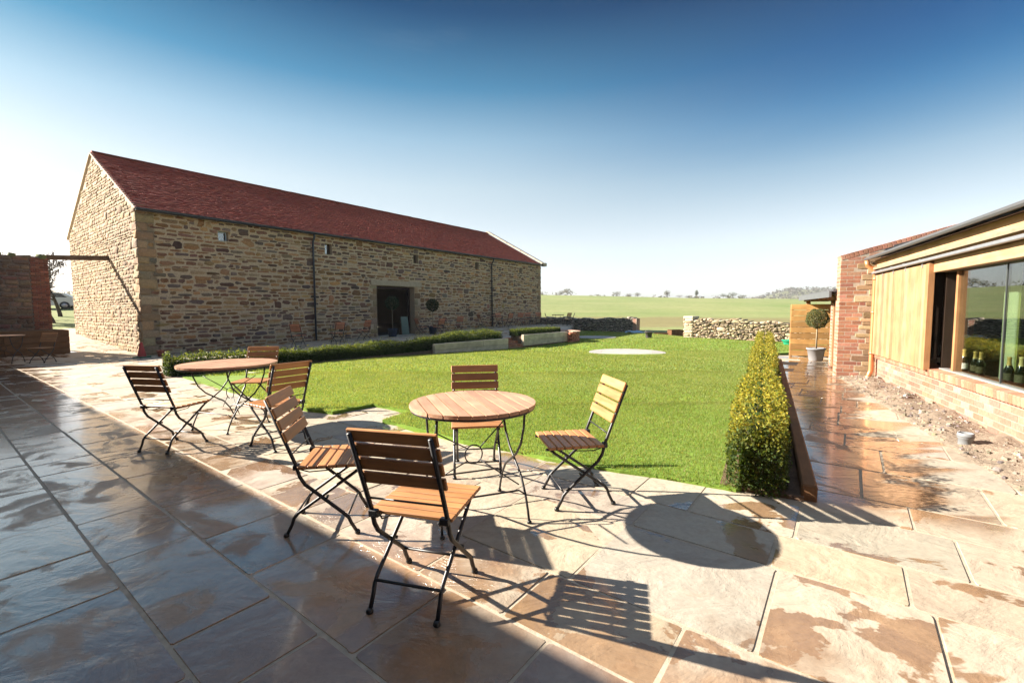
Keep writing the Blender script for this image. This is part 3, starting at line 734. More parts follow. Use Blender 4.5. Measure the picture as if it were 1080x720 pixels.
# roof: plain clay tiles laid in courses on both slopes
def tiled_roof(name, parent, x0, x1, eave, ridge, mat, pal, rng, tw=.168, th=.105, thick=.014, lift=.012, sag=.0):
    """eave, ridge: (y, z); tiles are thin blocks leaning on the course below"""
    e = Vector((0, eave[0], eave[1])); r = Vector((0, ridge[0], ridge[1])); d = r - e; L = d.length; d.normalize(); n = Vector((1, 0, 0)).cross(d)
    if n.z < 0: n = -n
    rows = int(L / th); nx = int((x1 - x0) / tw)
    j, i = np.meshgrid(np.arange(rows), np.arange(nx), indexing='ij'); j = j.ravel(); i = i.ravel(); N = len(i)
    xa = x0 + (i + .5 * (j % 2)) * tw; xb = np.minimum(xa + tw - .004, x1 + .01); va = j * th; vb = va + th * 1.25
    lf = lift + thick + rng.normal(0, .0035, N); tw_ = rng.normal(0, .0035, N); dn = rng.normal(0, .004, N)
    V = np.zeros((N, 8, 3))
    wob = sag * (np.sin(xa * .55) + .6 * np.sin(xa * 1.3 + va * .7))
    for k, (xx, vv, hh) in enumerate([(xa, va + dn, lf + tw_), (xb, va + dn, lf - tw_), (xb, vb, .0 * lf + thick), (xa, vb, .0 * lf + thick)]):
        V[:, k, 0] = xx; V[:, k, 1] = e.y + d.y * vv + n.y * (hh + wob); V[:, k, 2] = e.z + d.z * vv + n.z * (hh + wob)
        V[:, k + 4, 0] = xx; V[:, k + 4, 1] = V[:, k, 1] - n.y * thick; V[:, k + 4, 2] = V[:, k, 2] - n.z * thick
    f = np.array([(0, 1, 2, 3), (0, 4, 5, 1), (0, 3, 7, 4), (1, 5, 6, 2)]); F = (f[None] + (np.arange(N) * 8)[:, None, None]).reshape(-1, 4)
    mb = MB(); mb.keep = True; mb.np_add(V.reshape(-1, 3), F, np.repeat(palette(pal, N, rng, .09), 8, 0))
    a, b = e - n * .03, r - n * .03
    mb.add([(x0, a.y, a.z), (x1, a.y, a.z), (x1, b.y, b.z), (x0, b.y, b.z)], [(0, 1, 2, 3)], (.1, .05, .04))
    return mb
TILE = [(.315, .060, .036), (.285, .052, .033), (.35, .072, .042), (.25, .047, .034), (.32, .066, .042), (.29, .058, .038)]
mb = tiled_roof('roof', barn, -.06, BLEN - .2, (-.22, EAVE - .10), (BWID / 2, RIDGE + .02), M['tile'], TILE, rng, lift=.022, thick=.016, sag=.014)
mb2 = tiled_roof('roof', barn, -.06, BLEN - .2, (BWID + .22, EAVE - .10), (BWID / 2, RIDGE + .02), M['tile'], TILE, rng, .5, .3)
o = len(mb.v); mb.v += mb2.v; mb.c += mb2.c; mb.f += [tuple(q + o for q in f) for f in mb2.f]; mb.smooth += mb2.smooth
roof = mb.build('roof', M['tile'], barn)
mb = MB()
for q in np.arange(0, BLEN - .1, .45):
    c = palette(TILE, 1, rng, .1)[0] * .8
    arc = [(.13 * math.cos(t), .075 * math.sin(t)) for t in np.linspace(0, PI, 7)]
    mb.prism(arc, (q, BWID / 2, RIDGE + .03 + rng.normal(0, .003)), (0, 1, 0), (0, 0, 1), (1, 0, 0), .437, tuple(c))
mb.build('ridge_tiles', M['tile'], roof)
mb = MB(); e0 = Vector((-.03, -.2, EAVE - .1)); r0 = Vector((-.03, BWID / 2, RIDGE)); l0 = Vector((-.03, BWID + .2, EAVE - .1))
mb.beam(e0, r0, .07, .05, (.52, .46, .36)); mb.beam(l0, r0, .07, .05, (.52, .46, .36)); mb.build('verge', M['mortar'], roof)
mb = MB()
for a, b in ((Vector((BLEN - .03, -.3, EAVE - .02)), Vector((BLEN - .03, BWID / 2, RIDGE + .16))), (Vector((BLEN - .03, BWID + .3, EAVE - .02)), Vector((BLEN - .03, BWID / 2, RIDGE + .16)))):
    for k in range(8):
        p, q = a.lerp(b, k / 8 + .004), a.lerp(b, (k + 1) / 8 - .004); mb.beam(p, q, .36, .11, tuple(np.array((.52, .46, .37)) * rng.uniform(.9, 1.08)))
mb.box((BLEN + .05, -.28, EAVE - .1), (.36, .3, .26), (.45, .39, .3)); mb.build('coping', M['mortar'], barn)
DK = (.012, .012, .015)
mb = MB(); prof = [(-.06, .06), (-.06, .0), (-.03, -.045), (.03, -.045), (.06, 0), (.06, .06), (.05, .06), (.05, .005), (.02, -.035), (-.02, -.035), (-.05, .005), (-.05, .06)]
mb.prism(prof, (-.05, -.27, EAVE - .14), (0, 1, 0), (0, 0, 1), (1, 0, 0), BLEN, DK); mb.build('gutter', M['metal'], barn)
for s_, c in ((6.28, (.02, .028, .045)), (18.97, (.012, .014, .02))):
    mb = MB(); mb.tube([(s_, -.27, EAVE - .18), (s_, -.26, EAVE - .3), (s_, -.12, EAVE - .5), (s_, -.11, EAVE - .7), (s_, -.11, .05)], .045, 10, c)
    for z in (.5, 1.9, 3.3, 4.2): mb.tube([(s_, -.11, z), (s_, -.11, z + .05)], .056, 10, c); mb.box((s_, -.055, z + .025), (.16, .03, .045), c)
    mb.build('downpipe', M['metal'], barn)
for k, (a, b, c, d) in enumerate(WINS):
    col = (.42, .55, .62) if k == 0 else (.10, .06, .04)
    mb = MB(); y = .22; t = .035
    mb.box(((a + b) / 2, y, c + t / 2 + .002), (b - a - .006, .05, t), col); mb.box(((a + b) / 2, y, d - t / 2 - .002), (b - a - .006, .05, t), col)
    mb.box((a + t / 2 + .003, y, (c + d) / 2), (t, .05, d - c - 2 * t - .006), col); mb.box((b - t / 2 - .003, y, (c + d) / 2), (t, .05, d - c - 2 * t - .006), col)
    w = mb.build('window', M['metal'], barn)
    mb = MB(); mb.box(((a + b) / 2, y + .005, (c + d) / 2), (b - a - .07, .008, d - c - .07), (.05, .06, .07)); mb.build('pane', M['glass'], w)
    mb = MB(); mb.box(((a + b) / 2, y + .2, (c + d) / 2), (b - a, .01, d - c), (.02, .02, .02)); mb.build('pane_backing', M['plain'], w)  # plain dark sheet set behind the pane
mb = MB(); mb.box(((LINT[0] + LINT[1]) / 2, .1, (LINT[2] + LINT[3]) / 2), (LINT[1] - LINT[0], .34, LINT[3] - LINT[2] - .01), (.40, .33, .235), None, .02); mb.build('lintel', M['mortar'], barn)
mb = MB(); mb.box(((DOOR[0] + DOOR[1]) / 2, .1, .02), (DOOR[1] - DOOR[0] - .02, .75, .10), (.46, .42, .34), None, .015); mb.build('threshold', M['mortar'], barn)
RED = (.10, .028, .02)
mb = MB(); y = .45
mb.box((DOOR[0] + .06, y, 1.36), (.1, .12, 2.6), RED); mb.box((DOOR[1] - .06, y, 1.36), (.1, .12, 2.6), RED); mb.box(((DOOR[0] + DOOR[1]) / 2, y, 2.61), (DOOR[1] - DOOR[0] - .23, .12, .12), RED)
fr = mb.build('door_frame', M['redsleeper'], barn)
mb = MB()
for k in range(8): mb.box((DOOR[0] + .13, .52 + .07 + .145 * k, 1.3), (.045, .14, 2.5), tuple(np.array((.55, .2, .15)) * rng.uniform(.85, 1.1)))
dl = mb.build('door', M['redsleeper'], barn)
mb = MB(); mb.tube([(DOOR[0] + .18, 1.5, 1.05), (DOOR[0] + .23, 1.5, 1.07), (DOOR[0] + .23, 1.5, 1.2), (DOOR[0] + .18, 1.5, 1.22)], .01, 6, DK); mb.build('handle', M['iron'], dl)

# ------------------------------------------------------------------ garden wall, beam and sleeper bench on the left
rng = np.random.default_rng(31)
GW = Vector((-16.64, 16.30, 0)); GROT = math.atan2(-E1.y, -E1.x)
gw = thing('garden_wall', 'tall dark shaded stone and brick wall with a mossy top beside the barn gable', 'wall', GW, GROT)
GH, GL = 3.42, 8.0
mb = MB(); mb.keep = True
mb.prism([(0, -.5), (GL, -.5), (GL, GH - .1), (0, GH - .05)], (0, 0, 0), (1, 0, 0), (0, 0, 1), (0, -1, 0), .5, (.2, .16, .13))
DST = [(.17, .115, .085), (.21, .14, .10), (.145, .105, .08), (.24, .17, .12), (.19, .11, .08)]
lay = lay_rubble(.45, GL, -.2, GH - .1, rng, .09, .18, .15, .42, .02)
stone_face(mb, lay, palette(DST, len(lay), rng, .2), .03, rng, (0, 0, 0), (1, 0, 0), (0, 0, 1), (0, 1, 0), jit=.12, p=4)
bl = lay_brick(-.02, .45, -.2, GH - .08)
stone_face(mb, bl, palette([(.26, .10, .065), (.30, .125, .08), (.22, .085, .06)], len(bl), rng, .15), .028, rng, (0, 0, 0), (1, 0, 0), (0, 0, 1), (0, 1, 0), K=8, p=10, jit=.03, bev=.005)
bl = lay_brick(0, .5, -.2, GH - .08)
stone_face(mb, bl, palette(BRICK, len(bl), rng, .15), .015, rng, (0, -.5, 0), (0, 1, 0), (0, 0, 1), (-1, 0, 0), K=8, p=10, jit=.03, bev=.005)
mb.build('wall', M['stone'], gw)
mb = MB(); mb.keep = True
lay = [(u, u + rng.uniform(.2, .45), -.52, .02 + rng.uniform(0, .04)) for u in np.arange(0, GL - .4, .36)]
stone_face(mb, lay, palette([(.13, .13, .06), (.17, .15, .09), (.11, .12, .045)], len(lay), rng, .2), .11, rng, (0, 0, GH - .12), (1, 0, 0), (0, 1, 0), (0, 0, 1), jit=.15, p=3, dvar=.6)
mb.build('coping', M['stone'], gw)
bp = Vector((-15.66, 17.6, 0))
tb = MB(); a = Vector((GW.x, GW.y, 3.30)) - E1 * .25; b = Vector((bp.x, bp.y, 3.44)) + E1 * .12
L = (b - a).length
tb.box((L / 2, 0, 0), (L, .15, .17), (1, 1, 1), None, .012)
o = tb.build('timber_beam', M['oldbeam'], None, a + Vector((0, 0, .06)) - E2 * .22, math.atan2(E1.y, E1.x)); o.rotation_euler.y = -math.asin((b.z - a.z) / L)
tag(o, 'old dark timber beam spanning from the garden wall to the barn gable', 'beam')
bench = thing('sleeper_bench', 'stacked reddish railway sleepers forming a raised bed against the dark wall', 'raised bed', GW + E2 * .02 + E1 * .25, GROT)
for row in range(4):
    x = 0; k = 0
    for L in ((1.55, 2.4, 2.4) if row % 2 == 0 else (2.3, 2.4, 1.6)):
        mb = MB(); mb.box((L / 2 - .004, 0, 0), (L - .008, .22, .205), tuple(np.array((1, 1, 1)) * rng.uniform(.8, 1.15)), None, .012)
        mb.build('sleeper', M['redsleeper'], bench, (x, 1.08 + rng.uniform(-.008, .008), .06 + row * .208)); x += L
    mb = MB(); mb.box((.0, .0, 0), (.21, .96, .205), (1, 1, 1), None, .012); mb.build('sleeper', M['redsleeper'], bench, (.105, .48, .06 + row * .208))
mb = MB(); mb.box((3.2, .5, .35), (6.0, .94, .9), (.12, .09, .06)); mb.build('soil', M['soil'], bench)

# ------------------------------------------------------------------ the house the camera stands against (it throws the long shade)
rng = np.random.default_rng(41)
HN = -1.54; HO = E1 * HN + E2 * 4.5
house = thing('house', 'long stone house whose eaves run along the near edge of the patio', 'house', HO, math.atan2(-E2.y, -E2.x))  # local x runs to the left, y points away from the patio
HL, HE = 27.8, 3.10
HY = -(HN + .35)        # local y of the eave line is negative (towards the patio)
mb = MB(); mb.keep = True
hw = [(3, 4.0, .9, 2.0), (8, 9.0, .9, 2.0), (13, 14, .9, 2.0), (19, 20, .9, 2.0)]; hd = [(5.6, 6.6, 0, 2.1), (16, 17, 0, 2.1)]
holed(mb, 0, HL, -.3, HE, hw + hd, (0, 0, 0), (1, 0, 0), (0, 0, 1), (0, -1, 0), .3)
lay = trims(lay_rubble(0, HL, -.2, HE, rng, .14, .26, .25, .7, .025), hw + hd)
stone_face(mb, lay, palette(STONE, len(lay), rng), .022, rng, (0, 0, 0), (1, 0, 0), (0, 0, 1), (0, -1, 0), K=8)
for xx, d in ((0, 1), (HL, -1)):
    mb.prism([(0, -.3), (6, -.3), (6, HE), (3, HE + 2.1), (0, HE)], (xx, 0, 0), (0, 1, 0), (0, 0, 1), (d, 0, 0), .3, MORT)
mb.box((HL / 2, 5.85, HE / 2 - .1), (HL - .62, .3, HE + .2), MORT)
mb.build('wall', M['stone'], house)
mb = MB()
ey = -(.35); yv = -.35
for (ya, yb) in ((yv, 3.0), (6.35, 3.0)):
    mb.beam((HL / 2, ya, HE + .02), (HL / 2, yb, HE + 2.36), HL + .4, .07, (.3, .09, .06))
mb.build('roof', M['tile'], house)
for (a, b, c, d) in hw:
    mb = MB(); mb.box(((a + b) / 2, .16, (c + d) / 2), (b - a, .05, .06), (.7, .68, .62)); mb.box(((a + b) / 2, .16, (c + d) / 2), (.06, .055, d - c), (.7, .68, .62)); w = mb.build('window', M['plain'], house)
    mb = MB(); mb.box(((a + b) / 2, .2, (c + d) / 2), (b - a, .01, d - c), (.05, .05, .05)); mb.build('pane', M['bottle'], w)
for (a, b, c, d) in hd:
    mb = MB(); mb.box(((a + b) / 2, .18, (c + d) / 2), (b - a - .02, .06, d - c - .02), (.12, .16, .15)); mb.build('door', M['plain'], house)
mb = MB(); mb.box((HL / 2, 3, .02), (HL - .7, 5.4, .06), (.2, .18, .15)); mb.build('floor', M['plain'], house)
# ------------------------------------------------------------------ timber-clad building on the right (local x away along the path, y towards the path)
rng = np.random.default_rng(51)
RROT = math.atan2(RU.y, RU.x)
rb = thing('clad_building', 'low brick and timber building with big glass panes and a sliding board shutter', 'building', RB, RROT)
PX, PZ, PY = (1, 0, 0), (0, 0, 1), (0, 1, 0)
FAR = 5.12; NEAR = -6.0
WBR = [(.31, .155, .11), (.335, .185, .135), (.28, .135, .095), (.34, .21, .16), (.30, .15, .105)]
mb = MB(); mb.keep = True
mb.box(((FAR + NEAR) / 2, -.14, .05), (FAR - NEAR, .26, .77), (.31, .235, .18))
bl = lay_brick(NEAR, FAR - .02, -.13, .435)
stone_face(mb, bl, palette(WBR, len(bl), rng, .1), .004, rng, (0, -.0095, 0), PX, PZ, PY, K=8, p=20, jit=.012, bev=.003, dvar=.3)
mb.build('brick_plinth', M['brick'], rb)
mb = MB(); mb.keep = True                          # sill of bricks on edge
x = NEAR
SB = [(.33, .15, .09), (.36, .185, .12), (.30, .125, .08), (.38, .21, .14)]
while x < FAR - .05:
    mb.box((x + .036, -.085, .492), (.064, .27, .105), tuple(palette(SB, 1, rng, .1)[0]), Matrix.Rotation(-.1, 3, 'X'), .008); x += .0745
mb.box(((FAR + NEAR) / 2, -.09, .485), (FAR - NEAR - .06, .25, .085), (.33, .25, .18), Matrix.Rotation(-.1, 3, 'X'))
mb.build('sill', M['brick'], rb)
# sliding shutter of upright boards hung from a steel rail
shut = MB(); x = 2.42
while x < 5.04:
    w = .152
    shut.box((x + w / 2 - .003, .075, 1.275), (w - .009, .028, 1.52), tuple(rng.uniform(.7, 1.1) * np.array((1, rng.uniform(.92, 1), rng.uniform(.82, 1)))), None, .003); x += w
sh = shut.build('shutter', M['cladding'], rb)
mb = MB(); mb.box((2.36, .07, 1.275), (.10, .075, 1.52), (.95, .8, .62), None, .004)
for z in (.62, 1.3, 1.95): mb.box((3.75, .045, z), (2.6, .028, .1), (.9, .85, .8))
mb.build('shutter_frame', M['cladding'], sh)
for x in (2.6, 3.3, 3.9, 4.5, 4.95):
    mb = MB(); mb.box((x, .092, 2.045), (.035, .012, .10), (.35, .36, .38)); mb.tube([(x, .085, 2.09), (x, .135, 2.09)], .028, 10, (.3, .31, .33)); mb.build('hanger', M['zinc'], sh)
mb = MB(); mb.box(((5.0 + NEAR) / 2, .125, 2.085), (5.0 - NEAR, .045, .042), (.34, .35, .37), None, .006); mb.build('rail', M['zinc'], rb)
mb = MB(); mb.box(((2.32 + NEAR) / 2, -.02, 1.985), (2.32 - NEAR, .14, .165), (.95, .92, .86), None, .006)
mb.box(((FAR - .02 + NEAR) / 2, .012, 2.205), (FAR - .02 - NEAR, .13, .255), (1, .97, .92), None, .006); mb.build('fascia', M['beamwood'], rb)
# frames and panes
mb = MB(); CL = (.95, .8, .6)
mb.box((1.93, -.12, 1.215), (.055, .09, 1.37), CL, None, .004); mb.box((2.36, -.16, 1.215), (.07, .12, 1.37), (.05, .04, .03)); mb.build('post', M['cladding'], rb)
mb = MB(); mb.box(((2.3 + NEAR) / 2, -.11, .548), (2.3 - NEAR, .09, .022), (.5, .5, .5)); mb.box(((2.3 + NEAR) / 2, -.1, 1.898), (2.3 - NEAR, .06, .012), (.04, .04, .045)); mb.build('track', M['zinc'], rb)
edges = [1.90, .80, -.25, -1.35, -2.45, -3.55, -4.7, -5.9]
for a, b in zip(edges, edges[1:]):
    mb = MB(); mb.box(((a + b) / 2, -.11, 1.226), (a - b - .006, .012, 1.33)); p = mb.build('glass_pane', M['glass'], rb)
    mb = MB(); mb.box((b, -.11, 1.226), (.016, .022, 1.328), (.04, .045, .045)); mb.build('edge_seal', M['metal'], p)
# the room behind
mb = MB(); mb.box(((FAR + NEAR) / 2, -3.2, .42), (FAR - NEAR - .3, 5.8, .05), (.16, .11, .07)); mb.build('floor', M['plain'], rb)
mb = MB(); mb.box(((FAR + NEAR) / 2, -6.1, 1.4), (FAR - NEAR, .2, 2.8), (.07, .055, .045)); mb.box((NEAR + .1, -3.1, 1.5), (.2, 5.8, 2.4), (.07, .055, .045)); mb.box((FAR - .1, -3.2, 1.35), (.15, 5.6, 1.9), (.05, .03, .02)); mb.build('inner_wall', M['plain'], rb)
mb = MB(); mb.box(((FAR + NEAR) / 2, -.27, .5), (FAR - NEAR - .02, .20, .06), (.45, .36, .24)); mb.build('window_board', M['beamwood'], rb)
# slate roof with a dark gutter edge
PIT = math.tan(R(15)); SLC = [(.06, .062, .07), (.05, .052, .06), (.075, .075, .085), (.045, .047, .054)]
mb = tiled_roof('roof', rb, NEAR - .1, FAR - .02, (.20, 2.335), (-3.3, 2.335 + 3.5 * PIT), M['slate'], SLC, rng, .25, .20, .008, .004)
mb.box(((FAR - .02 + NEAR) / 2, -1.6, 2.2 + 1.6 * PIT), (FAR - NEAR, 3.6, .04), (.3, .24, .17), Matrix.Rotation(-R(15), 3, 'X'))
mb.box(((FAR - .02 + NEAR) / 2, -4.8, 2.31 + 1.85 * PIT), (FAR - NEAR, 3.3, .04), (.09, .09, .1), Matrix.Rotation(R(15), 3, 'X'))
rf = mb.build('roof', M['slate'], rb)
mb = MB(); mb.prism([(-.03, .028), (-.03, 0), (-.015, -.02), (.015, -.02), (.03, 0), (.03, .028), (.025, .028), (.025, .005), (-.025, .005), (-.025, .028)], (NEAR - .1, .225, 2.355), (0, 1, 0), (0, 0, 1), (1, 0, 0), FAR + .06 - NEAR, (.085, .087, .093))
mb.build('gutter', M['metal'], rf)
mb = MB(); mb.box((FAR - .09, -.22, 2.53), (.10, .34, .10), (.05, .05, .055), Matrix.Rotation(-R(15), 3, 'X')); mb.box((FAR - .05, -.45, 2.60), (.03, .5, .16), (.07, .07, .075), Matrix.Rotation(-R(15), 3, 'X')); mb.build('flashing', M['metal'], rf)
# brick end wall that steps out towards the path and rises above the slates
top = lambda y: 2.46 + (.62 - y) * .275 if y > -3.6 else 2.46 + 4.22 * .275 - (-3.6 - y) * .275
mb = MB(); mb.keep = True
mb.prism([(.62, -.3), (.62, 2.40), (-3.6, 2.40 + 4.22 * .275), (-7.8, 2.40), (-7.8, -.3)], (FAR, 0, 0), (0, 1, 0), (0, 0, 1), (1, 0, 0), .34, (.37, .32, .26))
QT = []
v = -.1; k = 0
while v < 2.35:                                    # toothed stonework where the old wall was cut
    h = rng.uniform(.07, .13); L = rng.uniform(.10, .22) if k % 2 else rng.uniform(.24, .40); QT.append((-.02, .02 + L, v + .006, v + h - .006)); v += h; k += 1
bl = lay_brick(-7.7, .63, -.12, 3.65, keep=lambda q: q[3] < top(q[0] if q[0] > -3.6 else q[0]) - .06 and q[3] < top(q[1]) - .06)
bl = trims(bl, QT)
PB = [(.33, .16, .105), (.35, .18, .12), (.31, .145, .095), (.365, .195, .135), (.29, .135, .09)]
stone_face(mb, bl, palette(PB, len(bl), rng, .12), .0012, rng, (FAR, 0, 0), (0, 1, 0), (0, 0, 1), (-1, 0, 0), K=8, p=20, jit=.012, bev=.003, dvar=.3)
stone_face(mb, QT, palette([(.36, .26, .155), (.28, .19, .11), (.41, .31, .20), (.22, .15, .09)], len(QT), rng, .15), .010, rng, (FAR, 0, 0), (0, 1, 0), (0, 0, 1), (-1, 0, 0), jit=.05, p=12, bev=.004)
bl = lay_brick(0, .34, -.12, 2.38)
stone_face(mb, bl, palette(PB, len(bl), rng, .12), .004, rng, (FAR, .62, 0), (1, 0, 0), (0, 0, 1), (0, 1, 0), K=8, p=20, jit=.012, bev=.003, dvar=.3)
M['brick_smooth'] = mat_attr('struck_brickwork', .9, 30, .25, 60, .12, .003)
ew = mb.build('end_wall', M['brick_smooth'], rb)
mb = MB(); mb.keep = True; L = 4.22 / math.cos(math.atan(.275)); n = int(L / .076); d = Vector((0, -math.cos(math.atan(.275)), math.sin(math.atan(.275))))
for k in range(n):
    c = Vector((FAR + .168, .625, 2.415)) + d * (k + .5) * .076; mb.box(c, (.345, .068, .10), tuple(palette(PB, 1, rng, .06)[0] * .95), Matrix.Rotation(-math.atan(.275), 3, 'X'), .003)
mb.build('coping', M['brick'], ew)
mb = MB(); CU = (.62, .27, .12)
mb.tube([(4.98, .235, 2.33), (4.98, .22, 2.24), (4.98, .10, 2.12), (4.98, .085, 2.0), (4.98, .085, .18), (4.98, .12, .05), (4.98, .16, .03)], .043, 12, CU)
for z in (.5, 1.3, 1.95): mb.tube([(4.98, .085, z), (4.98, .085, z + .04)], .051, 12, CU); mb.box((4.98, .03, z + .02), (.12, .05, .03), CU)
mb.build('downpipe', M['copper'], rb)

# lean-to store beyond the brick end wall
lt = thing('lean_to', 'low slate roofed timber lean-to beyond the brick end wall by the path', 'shed', RB, RROT)
mb = MB()
mb.box((7.6, -1.3, 1.98), (4.5, 4.0, .05), (.09, .09, .10), Matrix.Rotation(-R(6), 3, 'X')); mb.box((7.6, -1.3, 1.90), (4.4, 3.9, .06), (.3, .2, .12), Matrix.Rotation(-R(6), 3, 'X'))
for k in range(18): mb.box((5.48 + k * .247, .55, 1.775), (.238, .36, .014), tuple(palette(SLC, 1, rng, .1)[0] * 1.6), Matrix.Rotation(-R(6), 3, 'X'))
r_ = mb.build('roof', M['slate'], lt)
mb = MB(); mb.box((7.6, .745, 1.70), (4.55, .04, .13), (.10, .105, .115)); mb.build('fascia', M['slate'], r_)
mb = MB()
for k in range(8): mb.box((5.6 + k * .58, .35, 1.64), (.06, .6, .08), (.9, .85, .75))
mb.build('rafter', M['cladding'], r_)
mb = MB(); mb.keep = True; mb.box((6.95, .24, .70), (.22, .38, 1.66), (.45, .40, .33))
bl = lay_brick(0, .40, -.1, 1.53); stone_face(mb, bl, palette(PB, len(bl), rng, .12), .004, rng, (6.84, .04, 0), (0, 1, 0), (0, 0, 1), (-1, 0, 0), K=8, p=20, jit=.012, bev=.003)
bl = lay_brick(0, .23, -.1, 1.53); stone_face(mb, bl, palette(PB, len(bl), rng, .12), .004, rng, (6.84, .43, 0), (1, 0, 0), (0, 0, 1), (0, 1, 0), K=8, p=20, jit=.012, bev=.003)
mb.build('pier', M['brick'], lt)
mb = MB()
for k in range(9): mb.box((5.55 + k * .142, .36, .76), (.136, .03, 1.5), tuple(np.array((1, .97, .9)) * rng.uniform(.9, 1.1)))
mb.box((6.80, .39, .76), (.07, .07, 1.5), (1, 1, .95)); mb.build('door', M['cladding'], lt)
mb = MB(); mb.box((7.6, -2.9, .8), (4.2, .2, 1.9), (.4, .3, .2)); mb.box((9.6, -1.4, .8), (.15, 2.8, 1.7), (.5, .4, .3)); mb.build('wall', M['cladding'], lt)
mb = MB(); mb.box((9.62, .55, .82), (.10, .10, 1.64), (1, .95, .85)); mb.build('post', M['cladding'], lt)

fn = thing('timber_fence', 'upright screen of pale horizontal boards at the far end of the path', 'fence', RB + RU * 9.45, RROT)
mb = MB()
for k in range(9): mb.box((0, .50, .10 + k * .168), (.028, .98, .155), tuple(np.array((1, .92, .8)) * rng.uniform(.62, 1.15)), None, .004)
mb.build('boards', mat_wood('fence_board', (.46, .27, .10), (.62, .38, .16), .6, (30, 2.2, 30)), fn)
for y in (.03, .96):
    mb = MB(); mb.box((.055, y, .74), (.075, .075, 1.56), (.85, .75, .62)); mb.build('post', M['cladding'], fn)

# ------------------------------------------------------------------ dry stone walls at the end of the lawn
def drywall(name, label, p0, p1, zb, zt, thick, pal, rng, end=None, sag=.08):
    p0 = Vector(p0); p1 = Vector(p1); d = p1 - p0; L = d.length; rz = math.atan2(d.y, d.x)
    t = thing(name, label, 'wall', (p0.x, p0.y, 0), rz)
    mb = MB(); mb.keep = True; tp = lambda u: zt + sag * math.sin(u * 1.1) * .5 + sag * .4 * math.sin(u * 3.7)
    mb.box((L / 2, 0, (zb - .3 + zt - .12) / 2), (L, thick - .08, zt - .12 - zb + .3), (.06, .05, .04))
    for sgn in (-1, 1):
        lay = lay_rubble(0, L, zb - .15, zt - .05, rng, .045, .11, .08, .26, .010, keep=lambda q: q[3] < tp(q[0]) - .05, big=.15, wave=.05)
        stone_face(mb, lay, palette(pal, len(lay), rng, .2), .06, rng, (0, sgn * (thick / 2 - .045), 0), (1, 0, 0), (0, 0, 1), (0, sgn, 0), K=9, jit=.16, p=3.2, dvar=.7, tilt=.05)
    lay = lay_rubble(-thick / 2, thick / 2, zb - .1, zt - .08, rng, .08, .16, .15, .3, .012)
    for xx, sg in ((0, -1), (L, 1)): stone_face(mb, lay, palette(pal, len(lay), rng, .2), .05, rng, (xx, 0, 0), (0, 1, 0), (0, 0, 1), (sg, 0, 0), K=9, jit=.14, p=3.4, dvar=.6)
    mb.build('wall', M['drystone'], t)
    mb = MB(); mb.keep = True; u = 0; lay = []; zz = []
    while u < L - .1:
        w = rng.uniform(.12, .36); mb2 = [(u + .01, u + w - .01, -thick / 2 - rng.uniform(0, .06), thick / 2 + rng.uniform(0, .06))]
        stone_face(mb, mb2, palette(pal, 1, rng, .15) * 1.1, rng.uniform(.045, .065), rng, (0, 0, tp(u) - .11), (1, 0, 0), (0, 1, 0), (0, 0, 1), K=10, jit=.08, p=4.2, tilt=.03, dvar=.2); u += w
    mb.build('coping', M['drystone'], t)
    return t, L
rng = np.random.default_rng(61)
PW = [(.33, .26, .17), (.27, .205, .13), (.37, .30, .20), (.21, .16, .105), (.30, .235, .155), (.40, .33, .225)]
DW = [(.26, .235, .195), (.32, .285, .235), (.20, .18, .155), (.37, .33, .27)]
t, L = drywall('dry_stone_wall', 'grey shaded dry stone wall running from the far corner of the barn', (2.35, 35.25, 0), (8.3, 30.6, 0), -.25, .84, .5, DW, rng)
mb = MB(); mb.keep = True; mb.box((L + .16, 0, .28), (.26, .56, 1.0), (.45, .4, .33)); bl = lay_brick(-.28, .28, -.2, .76)
for xx, sg in ((L + .03, -1), (L + .29, 1)): stone_face(mb, bl, palette(PB, len(bl), rng), .004, rng, (xx, 0, 0), (0, 1, 0), (0, 0, 1), (sg, 0, 0), K=8, p=20, jit=.012, bev=.003)
bl = lay_brick(0, .26, -.2, .76)
for yy, sg in ((-.28, -1), (.28, 1)): stone_face(mb, bl, palette(PB, len(bl), rng), .004, rng, (L + .03, yy, 0), (1, 0, 0), (0, 0, 1), (0, sg, 0), K=8, p=20, jit=.012, bev=.003)
mb.build('pier', M['brick'], t)
t, L = drywall('dry_stone_wall', 'pale sunlit dry stone wall between the lawn and the field on the right', (9.95, 24.35, 0), (15.5, 17.35, 0), -.25, .86, .5, PW, rng, sag=.12)
mb = MB(); mb.keep = True; lay = lay_rubble(-.32, .32, -.25, .86, rng, .1, .2, .18, .4, .02)
mb.box((-.28, 0, .3), (.48, .56, 1.2), (.5, .44, .35))
stone_face(mb, lay, palette(PW, len(lay), rng, .1), .03, rng, (-.53, 0, 0), (0, 1, 0), (0, 0, 1), (-1, 0, 0))
lay = lay_rubble(-.52, -.04, -.25, .86, rng, .1, .2, .18, .4, .02)
for yy, sg in ((-.28, -1), (.28, 1)): stone_face(mb, lay, palette(PW, len(lay), rng, .1), .03, rng, (0, yy, 0), (1, 0, 0), (0, 0, 1), (0, sg, 0))
mb.box((-.28, 0, .95), (.56, .66, .12), (.5, .45, .36), None, .02); mb.build('pier', M['drystone'], t)

